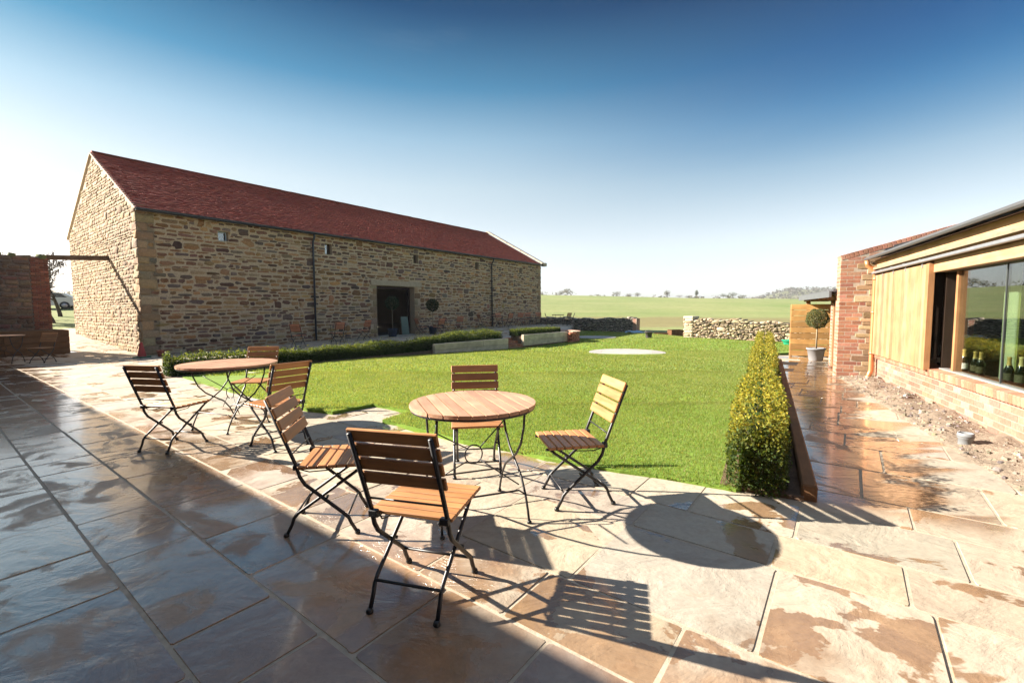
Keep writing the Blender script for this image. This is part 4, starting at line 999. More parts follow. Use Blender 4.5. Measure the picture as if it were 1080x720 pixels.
# ------------------------------------------------------------------ terrace edge: oak sleepers, brick steps, brick curve
def TE(t, off=0.0, z=0.0):     # along the terrace edge; off > 0 towards the barn
    p = TER0 + TERD * t + Vector((-TERD.y, TERD.x, 0)) * off; return Vector((p.x, p.y, z))
TROT = math.atan2(TERD.y, TERD.x)
for (t0, t1, zt, lab) in ((7.1, 10.95, .27, 'pale weathered sleeper edging left of the brick steps'), (11.95, 15.35, .36, 'pale weathered sleeper edging right of the brick steps')):
    w = thing('sleeper_edging', lab, 'retaining wall', TE(t0), TROT); L = t1 - t0
    for row in range(2):
        a = 0; cut = L * (.52 if row else .62)
        for (x0, x1) in ((0, cut), (cut, L)):
            mb = MB(); mb.box(((x0 + x1) / 2, .06, zt - .115 - row * .235), (x1 - x0 - .012, .14, .23), tuple(np.array((1, 1, 1)) * rng.uniform(.88, 1.1)), None, .012)
            mb.build('sleeper', M['sleeper'], w)
    mb = MB(); mb.box((L - .06, .55, zt - .115), (.13, .84, .23), (.95, .95, .95), None, .012); mb.build('sleeper', M['sleeper'], w)
st = thing('brick_steps', 'short flight of red brick steps between the two sleeper edgings', 'steps', TE(10.97), TROT)
for k in range(3):
    mb = MB(); mb.keep = True; y0 = .02 + k * .28; zt = -.02 + k * .12
    mb.box((.48, y0 + .2, zt - .2), (.94, .4, .3), (.3, .15, .1))
    for j in range(12): mb.box((.045 + j * .079, y0 + .13, zt - .03), (.07, .26, .07), tuple(palette(BRICK, 1, rng, .12)[0] * .75), None, .006)
    mb.build('step', M['brick'], st)
# soil behind the sleepers / under the hedges
bed = MB()
for t0, t1, z0, z1 in ((-.4, 7.2, .01, .05), (7.2, 10.9, .22, .22), (12.0, 15.3, .31, .31)):
    bed.prism([(t0, z0), (t1, z1), (t1, -.5), (t0, -.5)], TE(0, .125), TERD, (0, 0, 1), Vector((-TERD.y, TERD.x, 0)), .6, (.16, .11, .075))
tag(bed.build('soil_bed', M['soil']), kind='structure')
cw = thing('brick_curve', 'low curved red brick wall end at the far corner of the terrace', 'wall', TE(15.9, -.05), TROT)
mb = MB(); mb.keep = True; rad = 1.0; H = .42
for r0 in range(5):
    for j in range(15):
        a = -PI / 2 + (j + .5 * (r0 % 2)) * PI / 14 - .3
        c = Vector((rad * math.cos(a) - .3, .8 + rad * math.sin(a), -.12 + r0 * .094)); mb.box(c, (.16, .205, .082), tuple(palette([(.40, .15, .09), (.44, .19, .11), (.36, .13, .08)], 1, rng, .12)[0]), Matrix.Rotation(a, 3, 'Z'), .006)
mb.build('bricks', M['brick'], cw)
mb = MB()
for j in range(12):
    a = -PI / 2 + (j + .5) * PI / 12 - .3; mb.box((rad * math.cos(a) - .3, .8 + rad * math.sin(a), .345), (.26, .262, .05), (.42, .27, .2), Matrix.Rotation(a, 3, 'Z'), .01)
mb.build('coping', M['mortar'], cw)

# ------------------------------------------------------------------ hedges
def hedge(name, label, o, rz, L, wid, hgt, n, size, rng, pal_top, pal_low, bump=.06, hv=None, tuft=.0):
    t = thing(name, label, 'hedge', o, rz)
    hv = hv or (lambda u: hgt)
    u = rng.uniform(0, L, n); k = rng.random(n)
    # shell of a rounded box, with plants that bulge one by one
    ph = np.floor(u / .28); bul = 1 + bump * np.sin(ph * 12.9898) + bump * .8 * np.cos((u % .28 - .14) / .14 * PI / 2 * .9)
    a = rng.uniform(-.12, PI + .12, n); p = 3.4
    cx, sx = np.cos(a), np.sin(a); ex = np.sign(cx) * np.abs(cx) ** (2 / p); ez = np.sign(sx) * np.abs(sx) ** (2 / p)
    dep = np.where(rng.random(n) < .72, 1 - np.abs(rng.normal(0, .09, n)), rng.uniform(.25, .95, n))
    H = hv(u)
    y = ex * wid / 2 * bul * dep; z = H * (.38 + .62 * ez * dep * bul); low = rng.random(n) < .42
    z = np.where(low, rng.uniform(.02, .55, n) * H, z); y = np.where(low, np.sign(rng.uniform(-1, 1, n)) * wid / 2 * bul * dep, y)
    z = z + np.where(rng.random(n) < tuft, rng.exponential(.03, n), 0)
    ends = rng.random(n) < min(.35, wid / L * 1.3); side = rng.random(n) < .5
    u = np.where(ends, np.where(side, np.abs(rng.normal(0, .05, n)) - .02, L - np.abs(rng.normal(0, .05, n))), u)
    y = np.where(ends, rng.uniform(-.5, .5, n) * wid * .95, y); z = np.where(ends, rng.uniform(.03, .97, n) * H, z)
    P3 = np.stack([u, y, z], 1) + rng.normal(0, .012, (n, 3))
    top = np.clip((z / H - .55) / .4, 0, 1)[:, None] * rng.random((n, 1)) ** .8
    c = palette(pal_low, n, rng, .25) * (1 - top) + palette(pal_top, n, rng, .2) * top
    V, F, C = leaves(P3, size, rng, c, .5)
    mb = MB(); mb.keep = True; mb.np_add(V, F, C, True); mb.build('foliage', M['leaf'], t)
    # added dark core hidden in the foliage, so the hedge casts solid shade
    U_, A_ = np.meshgrid(np.linspace(.03, L - .03, int(L / .06)), np.linspace(0, PI, 9)); Hc = hv(U_)
    rr_ = 1 + rng.normal(0, .07, U_.shape); yc = np.sign(np.cos(A_)) * np.abs(np.cos(A_)) ** .6 * wid * .33 * rr_; zc = np.sin(A_) ** .6 * Hc * .80 * rr_
    ii = np.arange(U_.size).reshape(U_.shape); q_ = np.stack([ii[:-1, :-1], ii[:-1, 1:], ii[1:, 1:], ii[1:, :-1]], -1).reshape(-1, 4)
    cb = MB(); cb.keep = True; cb.np_add(np.stack([U_, yc, zc], -1).reshape(-1, 3), q_, palette(pal_low, U_.size, rng, .3) * .8, True); cb.build('added_core', M['leaf'], t)
    mb = MB(); nn = int(L / .28)
    for i in range(nn):
        x = (i + .5) * L / nn; h = float(hv(np.array(x)))
        for j in range(4): mb.tube([(x + rng.normal(0, .02), rng.normal(0, .02), -.05), (x + rng.normal(0, .04), rng.normal(0, wid * .14), h * .4), (x + rng.normal(0, .08), rng.normal(0, wid * .25), h * .85)], [.008, .006, .002], 4, (.13, .10, .06))
    mb.tube([(.02, 0, -.06), (L / 2, .01, -.06), (L - .02, 0, -.06)], .012, 4, (.1, .08, .05)); mb.build('stems', M['bark'], t)
    return t
rng = np.random.default_rng(71)
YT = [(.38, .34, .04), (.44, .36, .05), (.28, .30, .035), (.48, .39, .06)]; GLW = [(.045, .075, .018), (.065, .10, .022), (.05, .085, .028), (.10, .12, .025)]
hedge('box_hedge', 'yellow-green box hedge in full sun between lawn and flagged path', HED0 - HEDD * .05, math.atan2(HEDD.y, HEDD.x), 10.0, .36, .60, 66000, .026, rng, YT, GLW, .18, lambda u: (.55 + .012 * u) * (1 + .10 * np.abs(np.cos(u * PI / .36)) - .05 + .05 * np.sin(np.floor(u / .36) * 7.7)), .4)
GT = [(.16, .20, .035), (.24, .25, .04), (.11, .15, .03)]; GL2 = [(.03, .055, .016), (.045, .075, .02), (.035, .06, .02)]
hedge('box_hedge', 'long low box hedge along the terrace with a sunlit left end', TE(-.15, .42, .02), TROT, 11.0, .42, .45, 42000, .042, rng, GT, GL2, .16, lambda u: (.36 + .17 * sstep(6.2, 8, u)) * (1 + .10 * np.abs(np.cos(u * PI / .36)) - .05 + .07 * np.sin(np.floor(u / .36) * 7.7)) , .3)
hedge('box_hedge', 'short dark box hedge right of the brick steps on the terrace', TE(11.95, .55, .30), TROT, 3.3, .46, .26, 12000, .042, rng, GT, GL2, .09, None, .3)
eg = MB(); eg.box((4.75, 0, .045), (9.5, .10, .15), (1, 1, 1), None, .012)
o = eg.build('timber_edging', M['redsleeper'], None, HED0 + Vector((.30, -.17, 0)) + HEDD * .02, math.atan2(HEDD.y, HEDD.x)); tag(o, 'reddish timber board edging beside the sunny box hedge and the path', 'edging')
mb = MB(); mb.prism([(0, .03), (9.9, .0), (9.9, -.3), (0, -.3)], HED0 + Vector((.27, -.155, 0)), HEDD, (0, 0, 1), Vector((-HEDD.y, HEDD.x, 0)), .56, (.16, .10, .065))
tag(mb.build('hedge_soil', M['soil']), kind='structure')
# ------------------------------------------------------------------ bistro chairs and tables
STEEL = (.016, .015, .017)
def make_chair(name, label, group, rng):
    """folding slatted chair; faces +y, origin on the ground under the seat"""
    t = thing(name, label, 'chair', (0, 0, 0), 0, group)
    # seat of seven slats
    mb = MB()
    for k in range(7):
        y = -.115 + k * .0585; mb.box((0, y + .026, .448), (.43, .050, .020), tuple(np.array((1, 1, 1)) * rng.uniform(.85, 1.18)), None, .004)
    mb.build('seat', M['teak'], t)
    mb = MB()
    for sx in (-.172, .172): mb.beam((sx, -.13, .432), (sx, .30, .432), .022, .012, STEEL)
    mb.build('seat_frame', M['iron'], t)
    b0, b1 = Vector((0, -.128, .47)), Vector((0, -.285, .885)); d = (b1 - b0).normalized(); n = Vector((0, d.z, -d.y))
    mb = MB(); ang = math.atan2(-d.y, d.z)
    rot = Matrix.Rotation(ang, 3, 'X')
    for k in range(4):
        c = b0 + d * (.178 + k * .0785) + n * .016
        mb.box(c, (.435, .016, .066), tuple(np.array((1, 1, 1)) * rng.uniform(.85, 1.15)), rot, .004)
    mb.build('backrest', M['teak'], t)
    # back frame running down into the front feet
    for sx in (-.195, .195):
        pts = [b1 + Vector((sx, 0, -.01)), b0 + Vector((sx, 0, 0)), Vector((sx, -.105, .385)), Vector((sx, -.075, .335)), Vector((sx, -.035, .30)), Vector((sx, .15, .135)), Vector((sx, .178, .105)), Vector((sx, .192, .07)), Vector((sx, .225, .012))]
        mb = MB(); mb.tube(pts, .0115, 8, STEEL); leg = mb.build('back_leg', M['iron'], t)
        mb = MB(); mb.lathe([(.015, 0), (.018, .006), (.017, .014), (.011, .024)], (sx, .228, 0), 10, (.01, .01, .01)); mb.build('foot', M['iron'], leg)
    for sx in (-.170, .170):
        pts = [Vector((sx, .265, .428)), Vector((sx, .235, .40)), Vector((sx, -.13, .145)), Vector((sx, -.155, .115)), Vector((sx, -.168, .075)), Vector((sx, -.20, .012))]
        mb = MB(); mb.tube(pts, .0105, 8, STEEL); leg = mb.build('front_leg', M['iron'], t)
        mb = MB(); mb.lathe([(.015, 0), (.018, .006), (.017, .014), (.011, .024)], (sx, -.203, 0), 10, (.01, .01, .01)); mb.build('foot', M['iron'], leg)
    for x_, y_, z_, r_ in ((.195, .17, .115, .007), (.17, -.15, .13, .007), (.195, -.148, .53, .005)):
        mb = MB(); mb.tube([(-x_, y_, z_), (x_, y_, z_)], r_, 6, STEEL); mb.build('crossbar', M['iron'], t)
    for sx in (-.183, .183):
        mb = MB(); mb.tube([(sx - .022, .048, .242), (sx + .022, .048, .242)], .009, 8, STEEL); mb.build('pivot', M['iron'], t)
        mb = MB(); mb.box((sx, -.128, .448), (.045, .03, .035), STEEL, None, .004); mb.build('bracket', M['iron'], t)
    for sx in (-.15, .15):
        mb = MB(); mb.tube([(sx, .10, .43), (sx, .07, .405), (sx, -.06, .40), (sx, -.11, .415), (sx, -.125, .437)], .004, 6, STEEL); mb.build('seat_wire', M['iron'], t)
    return t
def make_table(name, label, rad, rng, group):
    t = thing(name, label, 'table', (0, 0, 0), 0, group)
    mb = MB(); n = int(round(2 * rad / .075)); w = 2 * rad / n
    for k in range(n):                              # slats along y, cut to the circle
        a, b = -rad + k * w + .0045, -rad + (k + 1) * w - .0045
        xs = np.linspace(a, b, 4); up = [(x, math.sqrt(max(rad * rad - x * x, .0004))) for x in xs]
        mb.prism(up + [(x, -y) for x, y in up[::-1]], (0, 0, .738), (1, 0, 0), (0, 1, 0), (0, 0, -1), .022, tuple(np.array((1, .92, .92)) * rng.uniform(.74, 1.18)))
    top = mb.build('tabletop', M['teak_y'], t)
    mb = MB(); mb.tube([((rad - .012) * math.cos(a), (rad - .012) * math.sin(a), .708) for a in np.linspace(0, 2 * PI, 48, endpoint=False)], .008, 6, STEEL, False, True)
    for sx in (-.25, 0, .25): mb.beam((sx, -rad * .8, .708), (sx, rad * .8, .708), .02, .01, STEEL)
    for sy in (-.22, .22): mb.beam((-rad * .8, sy, .698), (rad * .8, sy, .698), .02, .008, STEEL)
    mb.build('rim', M['iron'], top)
    for sx in (-1, 1):
        sh = 0
        for sy in (-1, 1):
            X = sx * .29 + sy * .008
            P = lambda y, z: Vector((X, sh + y * sy, z))
            pts = [P(.25, .70), P(.235, .60), P(.18, .48), P(.09, .39), P(0, .335), P(-.14, .255), P(-.22, .16), P(-.265, .07), P(-.285, .012)]
            mb = MB(); mb.tube(pts, .0085, 8, STEEL); leg = mb.build('leg', M['iron'], t)
            mb = MB(); mb.lathe([(.014, 0), (.017, .005), (.016, .012), (.009, .02)], (X, sh - .288 * sy, 0), 10, (.01, .01, .01)); mb.build('foot', M['iron'], leg)
    mb = MB()
    for sy in (-1, 1):
        mb.tube([(-.29, -.215 * sy, .165), (-.25, -.225 * sy, .195), (.25, -.225 * sy, .195), (.29, -.215 * sy, .165)], .006, 6, STEEL)
    c = Vector((0, 0, .39))
    mb.tube([c + Vector((.062 * math.cos(a), 0, .062 * math.sin(a))) for a in np.linspace(0, 2 * PI, 20, endpoint=False)], .005, 6, STEEL, False, True)
    for sx in (-1, 1):
        for sz in (-1, 1):
            e = Vector((sx * .29, (.12 * sz if sx > 0 else -.12 * sz), .39 + sz * .2)); q = c + (Vector((sx * .046, 0, sz * .042))); mb.tube([q, e], .0045, 6, STEEL)
    mb.build('brace', M['iron'], t)
    return t
M['teak_y'] = mat_wood('oiled_hardwood_top', (.40, .235, .14), (.56, .36, .235), .42, (60, 4, 60))
rng = np.random.default_rng(81)
def zg(x, y): return float(h_pave(np.array(float(x)), np.array(float(y))))
GC = 'folding slatted chairs'
chair0 = make_chair('folding_chair', 'wooden folding chair nearest the camera, seen from behind with a dark backrest', 'chairs around the two nearest tables', rng)
def face(dx, dy): return math.atan2(-dx, dy)       # turns +y towards (dx, dy)
used = [False]
def put_chair(x, y, dx, dy, label, group, z=None):
    o = chair0 if not used[0] else copy_tree(chair0)
    used[0] = True
    o.location = (x, y, zg(x, y) if z is None else z); o.rotation_euler = (0, 0, face(dx, dy)); tag(o, label, 'chair', group); return o
G1 = 'chairs around the two nearest tables'
put_chair(-.455, 2.165, .26, .966, 'wooden folding chair nearest the camera, seen from behind with a dark backrest', G1)
put_chair(.50, 3.31, -.985, -.17, 'folding chair right of the near round table with pale sunlit backrest slats', G1)
put_chair(-1.245, 2.93, .985, .16, 'folding chair left of the near round table, half hidden by the nearest chair', G1)
put_chair(-.32, 3.93, .12, -.99, 'folding chair behind the near round table facing the camera from the lawn edge', G1)
put_chair(-3.55, 4.61, .20, .98, 'folding chair left of the second table with dark backrest and empty paving behind', G1)
put_chair(-2.44, 4.66, -.83, .56, 'folding chair right of the second table with bright orange backrest slats', G1)
put_chair(-3.60, 6.28, .08, -1, 'folding chair behind the second table with a reddish backrest above the tabletop', G1)
tb0 = make_table('round_table', 'round slatted folding table with a bare top between the four nearest chairs', .43, rng, 'round slatted tables')
tb0.location = (-.27, 3.06, 0); tb0.scale = (1, 1, 1.06); tb0.rotation_euler = (0, 0, R(20))
tb1 = make_table('round_table', 'second round slatted table near the end of the long hedge', .53, rng, 'round slatted tables')
tb1.location = (-3.45, 5.45, 0); tb1.scale = (1, 1, 1.06); tb1.rotation_euler = (0, 0, R(-20))

# terrace along the barn: position by s along the wall and w out from it
def TW(s, w): p = BARN + E1 * s + E2 * w; return p.x, p.y
G2 = 'chairs on the terrace along the barn wall'
M['teak_red'] = mat_wood('red_oiled_hardwood', (.46, .15, .07), (.62, .25, .12), .45, (4, 60, 60))
def redder(o):
    for ch in o.children:
        if ch.name.startswith(('seat', 'backrest')) and ch.data.materials[0] == M['teak']:
            ch.material_slots[0].link = 'OBJECT'; ch.material_slots[0].material = M['teak_red']
    return o
def tchair(s, w, fs, fw, label):
    x, y = TW(s, w); d = E1 * fs + E2 * fw; return redder(put_chair(x, y, d.x, d.y, label, G2))
def ttable(s, w, label, rot):
    x, y = TW(s, w); t = copy_tree(tb0); t.location = (x, y, zg(x, y)); t.rotation_euler = (0, 0, rot); tag(t, label, 'table', 'round slatted tables')

tchair(4.25, 2.35, .75, -.65, 'terrace chair beside the first downpipe, turned side-on with a bright orange back')
tchair(5.85, 2.55, .1, -1, 'terrace chair with an orange back left of the doorway, pulled up to its table')
tchair(7.75, 1.65, -1, .1, 'terrace chair left of the doorway, side-on with its seat towards the table')
ttable(6.5, 1.6, 'round table left of the barn doorway against the stone wall', R(10))
tchair(11.8, .95, 1, .2, 'dim terrace chair standing at the right jamb of the doorway')
tchair(12.05, 2.15, .15, -1, 'terrace chair with an orange back in front of the right-hand topiary')
tchair(14.4, 1.3, -.95, .25, 'lone terrace chair right of the topiary with its back to the far downpipe')
ttable(13.0, 1.55, 'round table right of the barn doorway beside the topiary', R(40))
tchair(18.9, .85, -.3, .9, 'terrace chair against the wall just right of the far downpipe')
tchair(17.85, 2.35, .2, -1, 'terrace chair with a bright back standing just behind the brick steps')
tchair(20.2, 1.5, -1, .15, 'terrace chair near the far barn end with a pale pinkish back')
tchair(22.1, .85, -.8, .5, 'terrace chair close to the wall near the far barn corner')
tchair(23.8, .7, -.8, .6, 'last terrace chair against the wall at the far barn corner')
tchair(16.75, 1.1, .8, .3, 'terrace chair left of the far downpipe by the dark wall')
ttable(17.9, 1.45, 'round table at the foot of the far downpipe', R(0))
ttable(21.5, 1.6, 'round table near the far barn corner among reddish chairs', R(70))
for (x, y, dx, dy, lab) in ((2.55, 31.0, .9, -.1, 'left chair of the set by the grey dry stone wall'), (3.78, 31.0, -.7, -.5, 'middle chair of the set by the grey dry stone wall'), (4.1, 31.4, -.9, .1, 'right chair of the set by the grey dry stone wall')):
    put_chair(x, y, dx, dy, lab, G2, .28)
t = copy_tree(tb0); t.location = (3.2, 31.3, .28); tag(t, 'round table by the grey dry stone wall beyond the barn corner', 'table', 'round slatted tables')
t = copy_tree(tb0); x, y = GW.x + 3.6 * -.6 + 2.1 * .8, GW.y + 3.6 * -.8 - 2.1 * .6; t.location = (-14.1, 12.45, 0); tag(t, 'dark shaded round table beside the sleeper bench at the left edge', 'table', 'round slatted tables')
put_chair(-13.95, 13.35, .1, -1, 'dark shaded chair beside the sleeper bench at the left edge', G2)

# bank that holds the far end of the terrace
mb = MB(); a = Vector((2.72, 21.7, 0)); b = Vector((4.5, 32.6, 0)); d = (b - a); L = d.length; d.normalize()
mb.prism([(0, .265), (L, .265), (L, -.5), (0, -.5)], a, d, (0, 0, 1), Vector((-d.y, d.x, 0)), .25, (.17, .12, .09))
tag(mb.build('terrace_bank', M['soil']), kind='structure')

# ------------------------------------------------------------------ topiary balls in pots
def topiary(loc, label, ball_z, ball_r, pot, pot_h, pot_r, pal, n, size, rng, sides=20):
    t = thing('topiary', label, 'potted tree', loc, 0, 'ball topiaries in pots')
    d = rng.normal(0, 1, (n, 3)); d /= np.linalg.norm(d, axis=1)[:, None]
    lump = 1 + .08 * np.sin(d[:, 0] * 7 + d[:, 2] * 5) * np.cos(d[:, 1] * 6)
    r = ball_r * lump * np.where(rng.random(n) < .75, 1 - np.abs(rng.normal(0, .07, n)), rng.uniform(.3, .95, n))
    P3 = d * r[:, None] + np.array([0, 0, ball_z]); top = np.clip(d[:, 2:3] * .5 + .5, 0, 1) * rng.uniform(0, 1, (n, 1))
    p = np.array(pal); c = palette(pal, n, rng, .25)
    V, F, C = leaves(P3, size, rng, c, .2); mb = MB(); mb.keep = True; mb.np_add(V, F, C, True); mb.build('crown', M['leaf'], t)
    mb = MB(); mb.tube([(0, 0, pot_h * .8), (.008, .004, (pot_h + ball_z) / 2), (0, 0, ball_z)], [.022, .018, .016], 8, (.27, .21, .14))
    for k in range(7):
        a = k * 2 * PI / 7; mb.tube([(0, 0, ball_z - ball_r * .6), (ball_r * .5 * math.cos(a), ball_r * .5 * math.sin(a), ball_z + ball_r * .2)], [.01, .004], 5, (.2, .15, .1))
    mb.build('trunk', M['bark'], t)
    mb = MB(); mb.lathe([(pot_r * .72, 0), (pot_r * .78, .02), (pot_r * .97, pot_h * .86), (pot_r * 1.08, pot_h * .88), (pot_r * 1.08, pot_h), (pot_r * .98, pot_h), (pot_r * .94, pot_h * .9), (.0, pot_h * .9)], (0, 0, 0), sides, pot, False)
    p_ = mb.build('pot', M['plain'], t)
    mb = MB(); mb.lathe([(pot_r * .94, pot_h * .9), (pot_r * .6, pot_h * .93), (.0, pot_h * .94)], (0, 0, .004), 16, (.06, .045, .03), False); mb.build('soil', M['soil'], p_)
    return t
rng = np.random.default_rng(91)
DG = [(.02, .04, .018), (.03, .05, .02), (.025, .045, .025)]
x, y = TW(10.0, .85); topiary((x, y, zg(x, y)), 'dark ball topiary standing in front of the barn doorway', 1.72, .34, (.02, .035, .07), .42, .24, DG, 2200, .06, rng)
x, y = TW(12.75, .9); topiary((x, y, zg(x, y)), 'dark ball topiary against the barn wall right of the doorway', 1.62, .35, (.02, .035, .07), .42, .24, DG, 2200, .06, rng)
topiary((8.2, 12.1, 0), 'sunlit ball topiary in a grey pot before the pale board fence', 1.13, .265, (.24, .24, .25), .34, .21, [(.10, .12, .045), (.15, .16, .065), (.075, .09, .035), (.19, .19, .10)], 3800, .035, rng)

# ------------------------------------------------------------------ bottles inside the big window
def bottle(s_, y_, h, label, foil, lab):
    p = RB + RU * s_ + RN * y_; k = h / .31
    t = thing('bottle', label, 'bottle', (p.x, p.y, .531), 0, 'bottles on the window board')
    mb = MB(); mb.lathe([(.040 * k, 0), (.044 * k, .006), (.044 * k, .15 * k), (.040 * k, .175 * k), (.024 * k, .215 * k), (.0155 * k, .25 * k), (.015 * k, .292 * k), (.0175 * k, .295 * k), (.0175 * k, h)], (0, 0, 0), 16); mb.build('glass_body', M['bottle'], t)
    mb = MB(); mb.lathe([(.0185 * k, .222 * k), (.0175 * k, .25 * k), (.0185 * k, .30 * k), (.013 * k, .314 * k), (0, .316 * k)], (0, 0, 0), 14, foil, False) if False else mb.lathe([(.0255 * k, .218 * k), (.018 * k, .25 * k), (.0178 * k, .292 * k), (.0196 * k, .296 * k), (.0196 * k, .314 * k), (0, .316 * k)], (0, 0, 0), 14, foil, False); mb.build('foil', M['metal'], t)
    mb = MB(); mb.lathe([(.0448 * k, .05 * k), (.0448 * k, .13 * k)], (0, 0, 0), 16, lab, False); mb.build('paper_label', M['plain'], t)
GO = (.62, .43, .12)
bottle(2.85, -.26, .31, 'dark bottle in the unglazed gap beside the shutter', (.05, .09, .05), (.5, .5, .45))
bottle(2.40, -.27, .30, 'bottle with orange-gold foil behind the pale window post', (.55, .30, .10), (.6, .55, .45))
bottle(2.09, -.25, .31, 'gold-topped bottle with a white label, first right of the window post', GO, (.85, .84, .8))
bottle(1.87, -.28, .30, 'gold-topped bottle second right of the window post', GO, (.16, .13, .07))
bottle(1.64, -.25, .31, 'gold-topped bottle just left of the joint between the two panes', GO, (.12, .10, .05))
bottle(1.00, -.25, .31, 'slim gold-topped bottle right of the joint between the two panes', GO, (.10, .09, .05))
bottle(.79, -.26, .33, 'large gold-topped bottle at the right edge of the picture', (.7, .58, .25), (.12, .11, .06))
# a pale curtain standing inside the second pane
mb = MB(); pts = []
for k in range(41):
    x = 1.62 + k * .0075; pts.append((x, -.55 + .03 * math.sin(k * 1.25)))
vs = [(a, b, .45) for a, b in pts] + [(a, b, 1.95) for a, b in pts]; n = len(pts)
mb.add(vs, [(k, k + 1, n + k + 1, n + k) for k in range(n - 1)], (.66, .74, .52), True)
o = mb.build('curtain', mat_leaf('thin_cloth', .4, .8), None, RB, RROT); tag(o, 'pale greenish curtain hanging inside the right-hand window pane', 'curtain')

# ------------------------------------------------------------------ small things
t = thing('traffic_cone', 'small red traffic cone on a green base at the barn corner', 'cone', (-12.15, 14.72, zg(-12.15, 14.72)))
mb = MB(); mb.lathe([(.125, .0), (.12, .03), (.045, .40), (.025, .46), (.02, .465), (0, .466)], (0, 0, .05), 18, (.42, .06, .05), False); mb.build('cone', M['plain'], t)
mb = MB(); mb.box((0, 0, .025), (.36, .36, .05), (.03, .12, .07), None, .015); mb.build('base', M['plain'], t)
t = thing('clay_pot', 'small red clay pot at the foot of the barn wall by the cone', 'pot', (-11.75, 15.0, zg(-11.75, 15.0)))
mb = MB(); mb.lathe([(.07, 0), (.095, .17), (.11, .175), (.11, .22), (.098, .22), (.09, .17), (0, .165)], (0, 0, 0), 18, (.33, .10, .06), False); mb.build('pot', M['plain'], t)
mb = MB(); mb.lathe([(.09, .17), (0, .18)], (0, 0, .004), 14, (.06, .045, .03), False); mb.build('soil', M['soil'], t)
p = RB + RU * -.02 + RN * .45
t = thing('drain_pipe', 'short grey plastic pipe end sticking out of the rubble strip', 'pipe', (p.x, p.y, .03))
mb = MB(); mb.lathe([(.056, -.05), (.056, .055), (.064, .06), (.064, .115), (.054, .115), (.05, .06), (.05, -.05)], (0, 0, 0), 20, (.20, .21, .22), False); mb.build('pipe', M['plain'], t)
mb = MB(); mb.lathe([(.0645, .075), (.069, .08), (.069, .092), (.0645, .097)], (0, 0, 0), 20, (.16, .165, .17), False); mb.build('collar', M['plain'], t)
t = thing('bucket', 'small dark bucket standing alone on the far lawn', 'bucket', (7.45, 24.5, -.15))
mb = MB(); mb.lathe([(.15, 0), (.19, .30), (.205, .30), (.205, .33), (.18, .33), (.14, .03), (0, .03)], (0, 0, 0), 18, (.07, .06, .06), False); mb.build('body', M['plain'], t)
mb = MB(); mb.tube([(.2 * math.cos(a), 0, .3 + .12 * math.sin(a)) for a in np.linspace(0, PI, 12)], .006, 6, (.3, .3, .3)); mb.build('handle', M['zinc'], t)
mb = MB(); mb.lathe([(.24, 0), (.30, .16), (.33, .17), (.33, .2), (.29, .2), (.22, .03), (0, .03)], (0, 0, 0), 20, (.02, .30, .17), False)
o = mb.build('tub', M['plain'], None, (11.9, 19.2, -.14)); tag(o, 'bright green plastic tub at the foot of the pale dry stone wall', 'tub')
bm = bmesh.new(); rr = random.Random(5); bmesh.ops.create_grid(bm, x_segments=14, y_segments=8, size=.5)
for q in bm.verts: q.co = Vector((q.co.x * 1.3, q.co.y * .7, .09 + .06 * math.sin(q.co.x * 9) * math.cos(q.co.y * 7) + rr.uniform(-.02, .02) - .12 * (abs(q.co.x) * 2) ** 4 - .1 * (abs(q.co.y) * 2) ** 4))
bm.verts.index_update(); mb = MB(); mb.add([q.co.copy() for q in bm.verts], [[q.index for q in f.verts] for f in bm.faces], (.25, .42, .55), True); bm.free()
o = mb.build('tarpaulin', M['plain'], None, (8.2, 30.1, -.14), R(-35)); tag(o, 'pale blue crumpled sheet lying at the foot of the grey wall end', 'tarpaulin')
for (x, y, rz, w, d, h, lab) in ((10.15, 27.8, .2, .85, .5, .55, 'dark open timber box against the end of the pale stone wall'), (9.35, 28.2, -.3, .8, .45, .34, 'low brown timber trough lying in the gap between the two walls')):
    t = thing('timber_box', lab, 'box', (x, y, -.42), rz, 'timber boxes in the gap')
    for sy in (-1, 1):
        for k in range(2):
            mb = MB(); mb.box((0, sy * d / 2, h * (.27 + .5 * k)), (w, .03, h * .46), (.8, .7, .6)); mb.build('board', M['redsleeper'], t)
    for sx in (-1, 1): mb = MB(); mb.box((sx * (w / 2 + .018), 0, h * .5), (.03, d, h * .95), (.75, .65, .55)); mb.build('end_board', M['redsleeper'], t)
    mb = MB(); mb.box((0, 0, .05), (w - .02, d - .04, .03), (.5, .4, .3)); mb.build('bottom', M['redsleeper'], t)
# sign board and a folded chair leaning in the doorway
x, y = TW(11.55, .05)
t = thing('sign_board', 'plain grey-green board leaning inside the barn doorway', 'board', (x, y, .07), math.atan2(E1.y, E1.x))
mb = MB(); mb.box((0, .08, .50), (.48, .022, .98), (.12, .17, .14), Matrix.Rotation(R(-7), 3, 'X'), .004); mb.build('panel', M['plain'], t)
mb = MB(); mb.box((0, .235, .49), (.44, .02, 1.0), (.3, .24, .16), Matrix.Rotation(R(9), 3, 'X')); mb.build('prop', M['beamwood'], t)

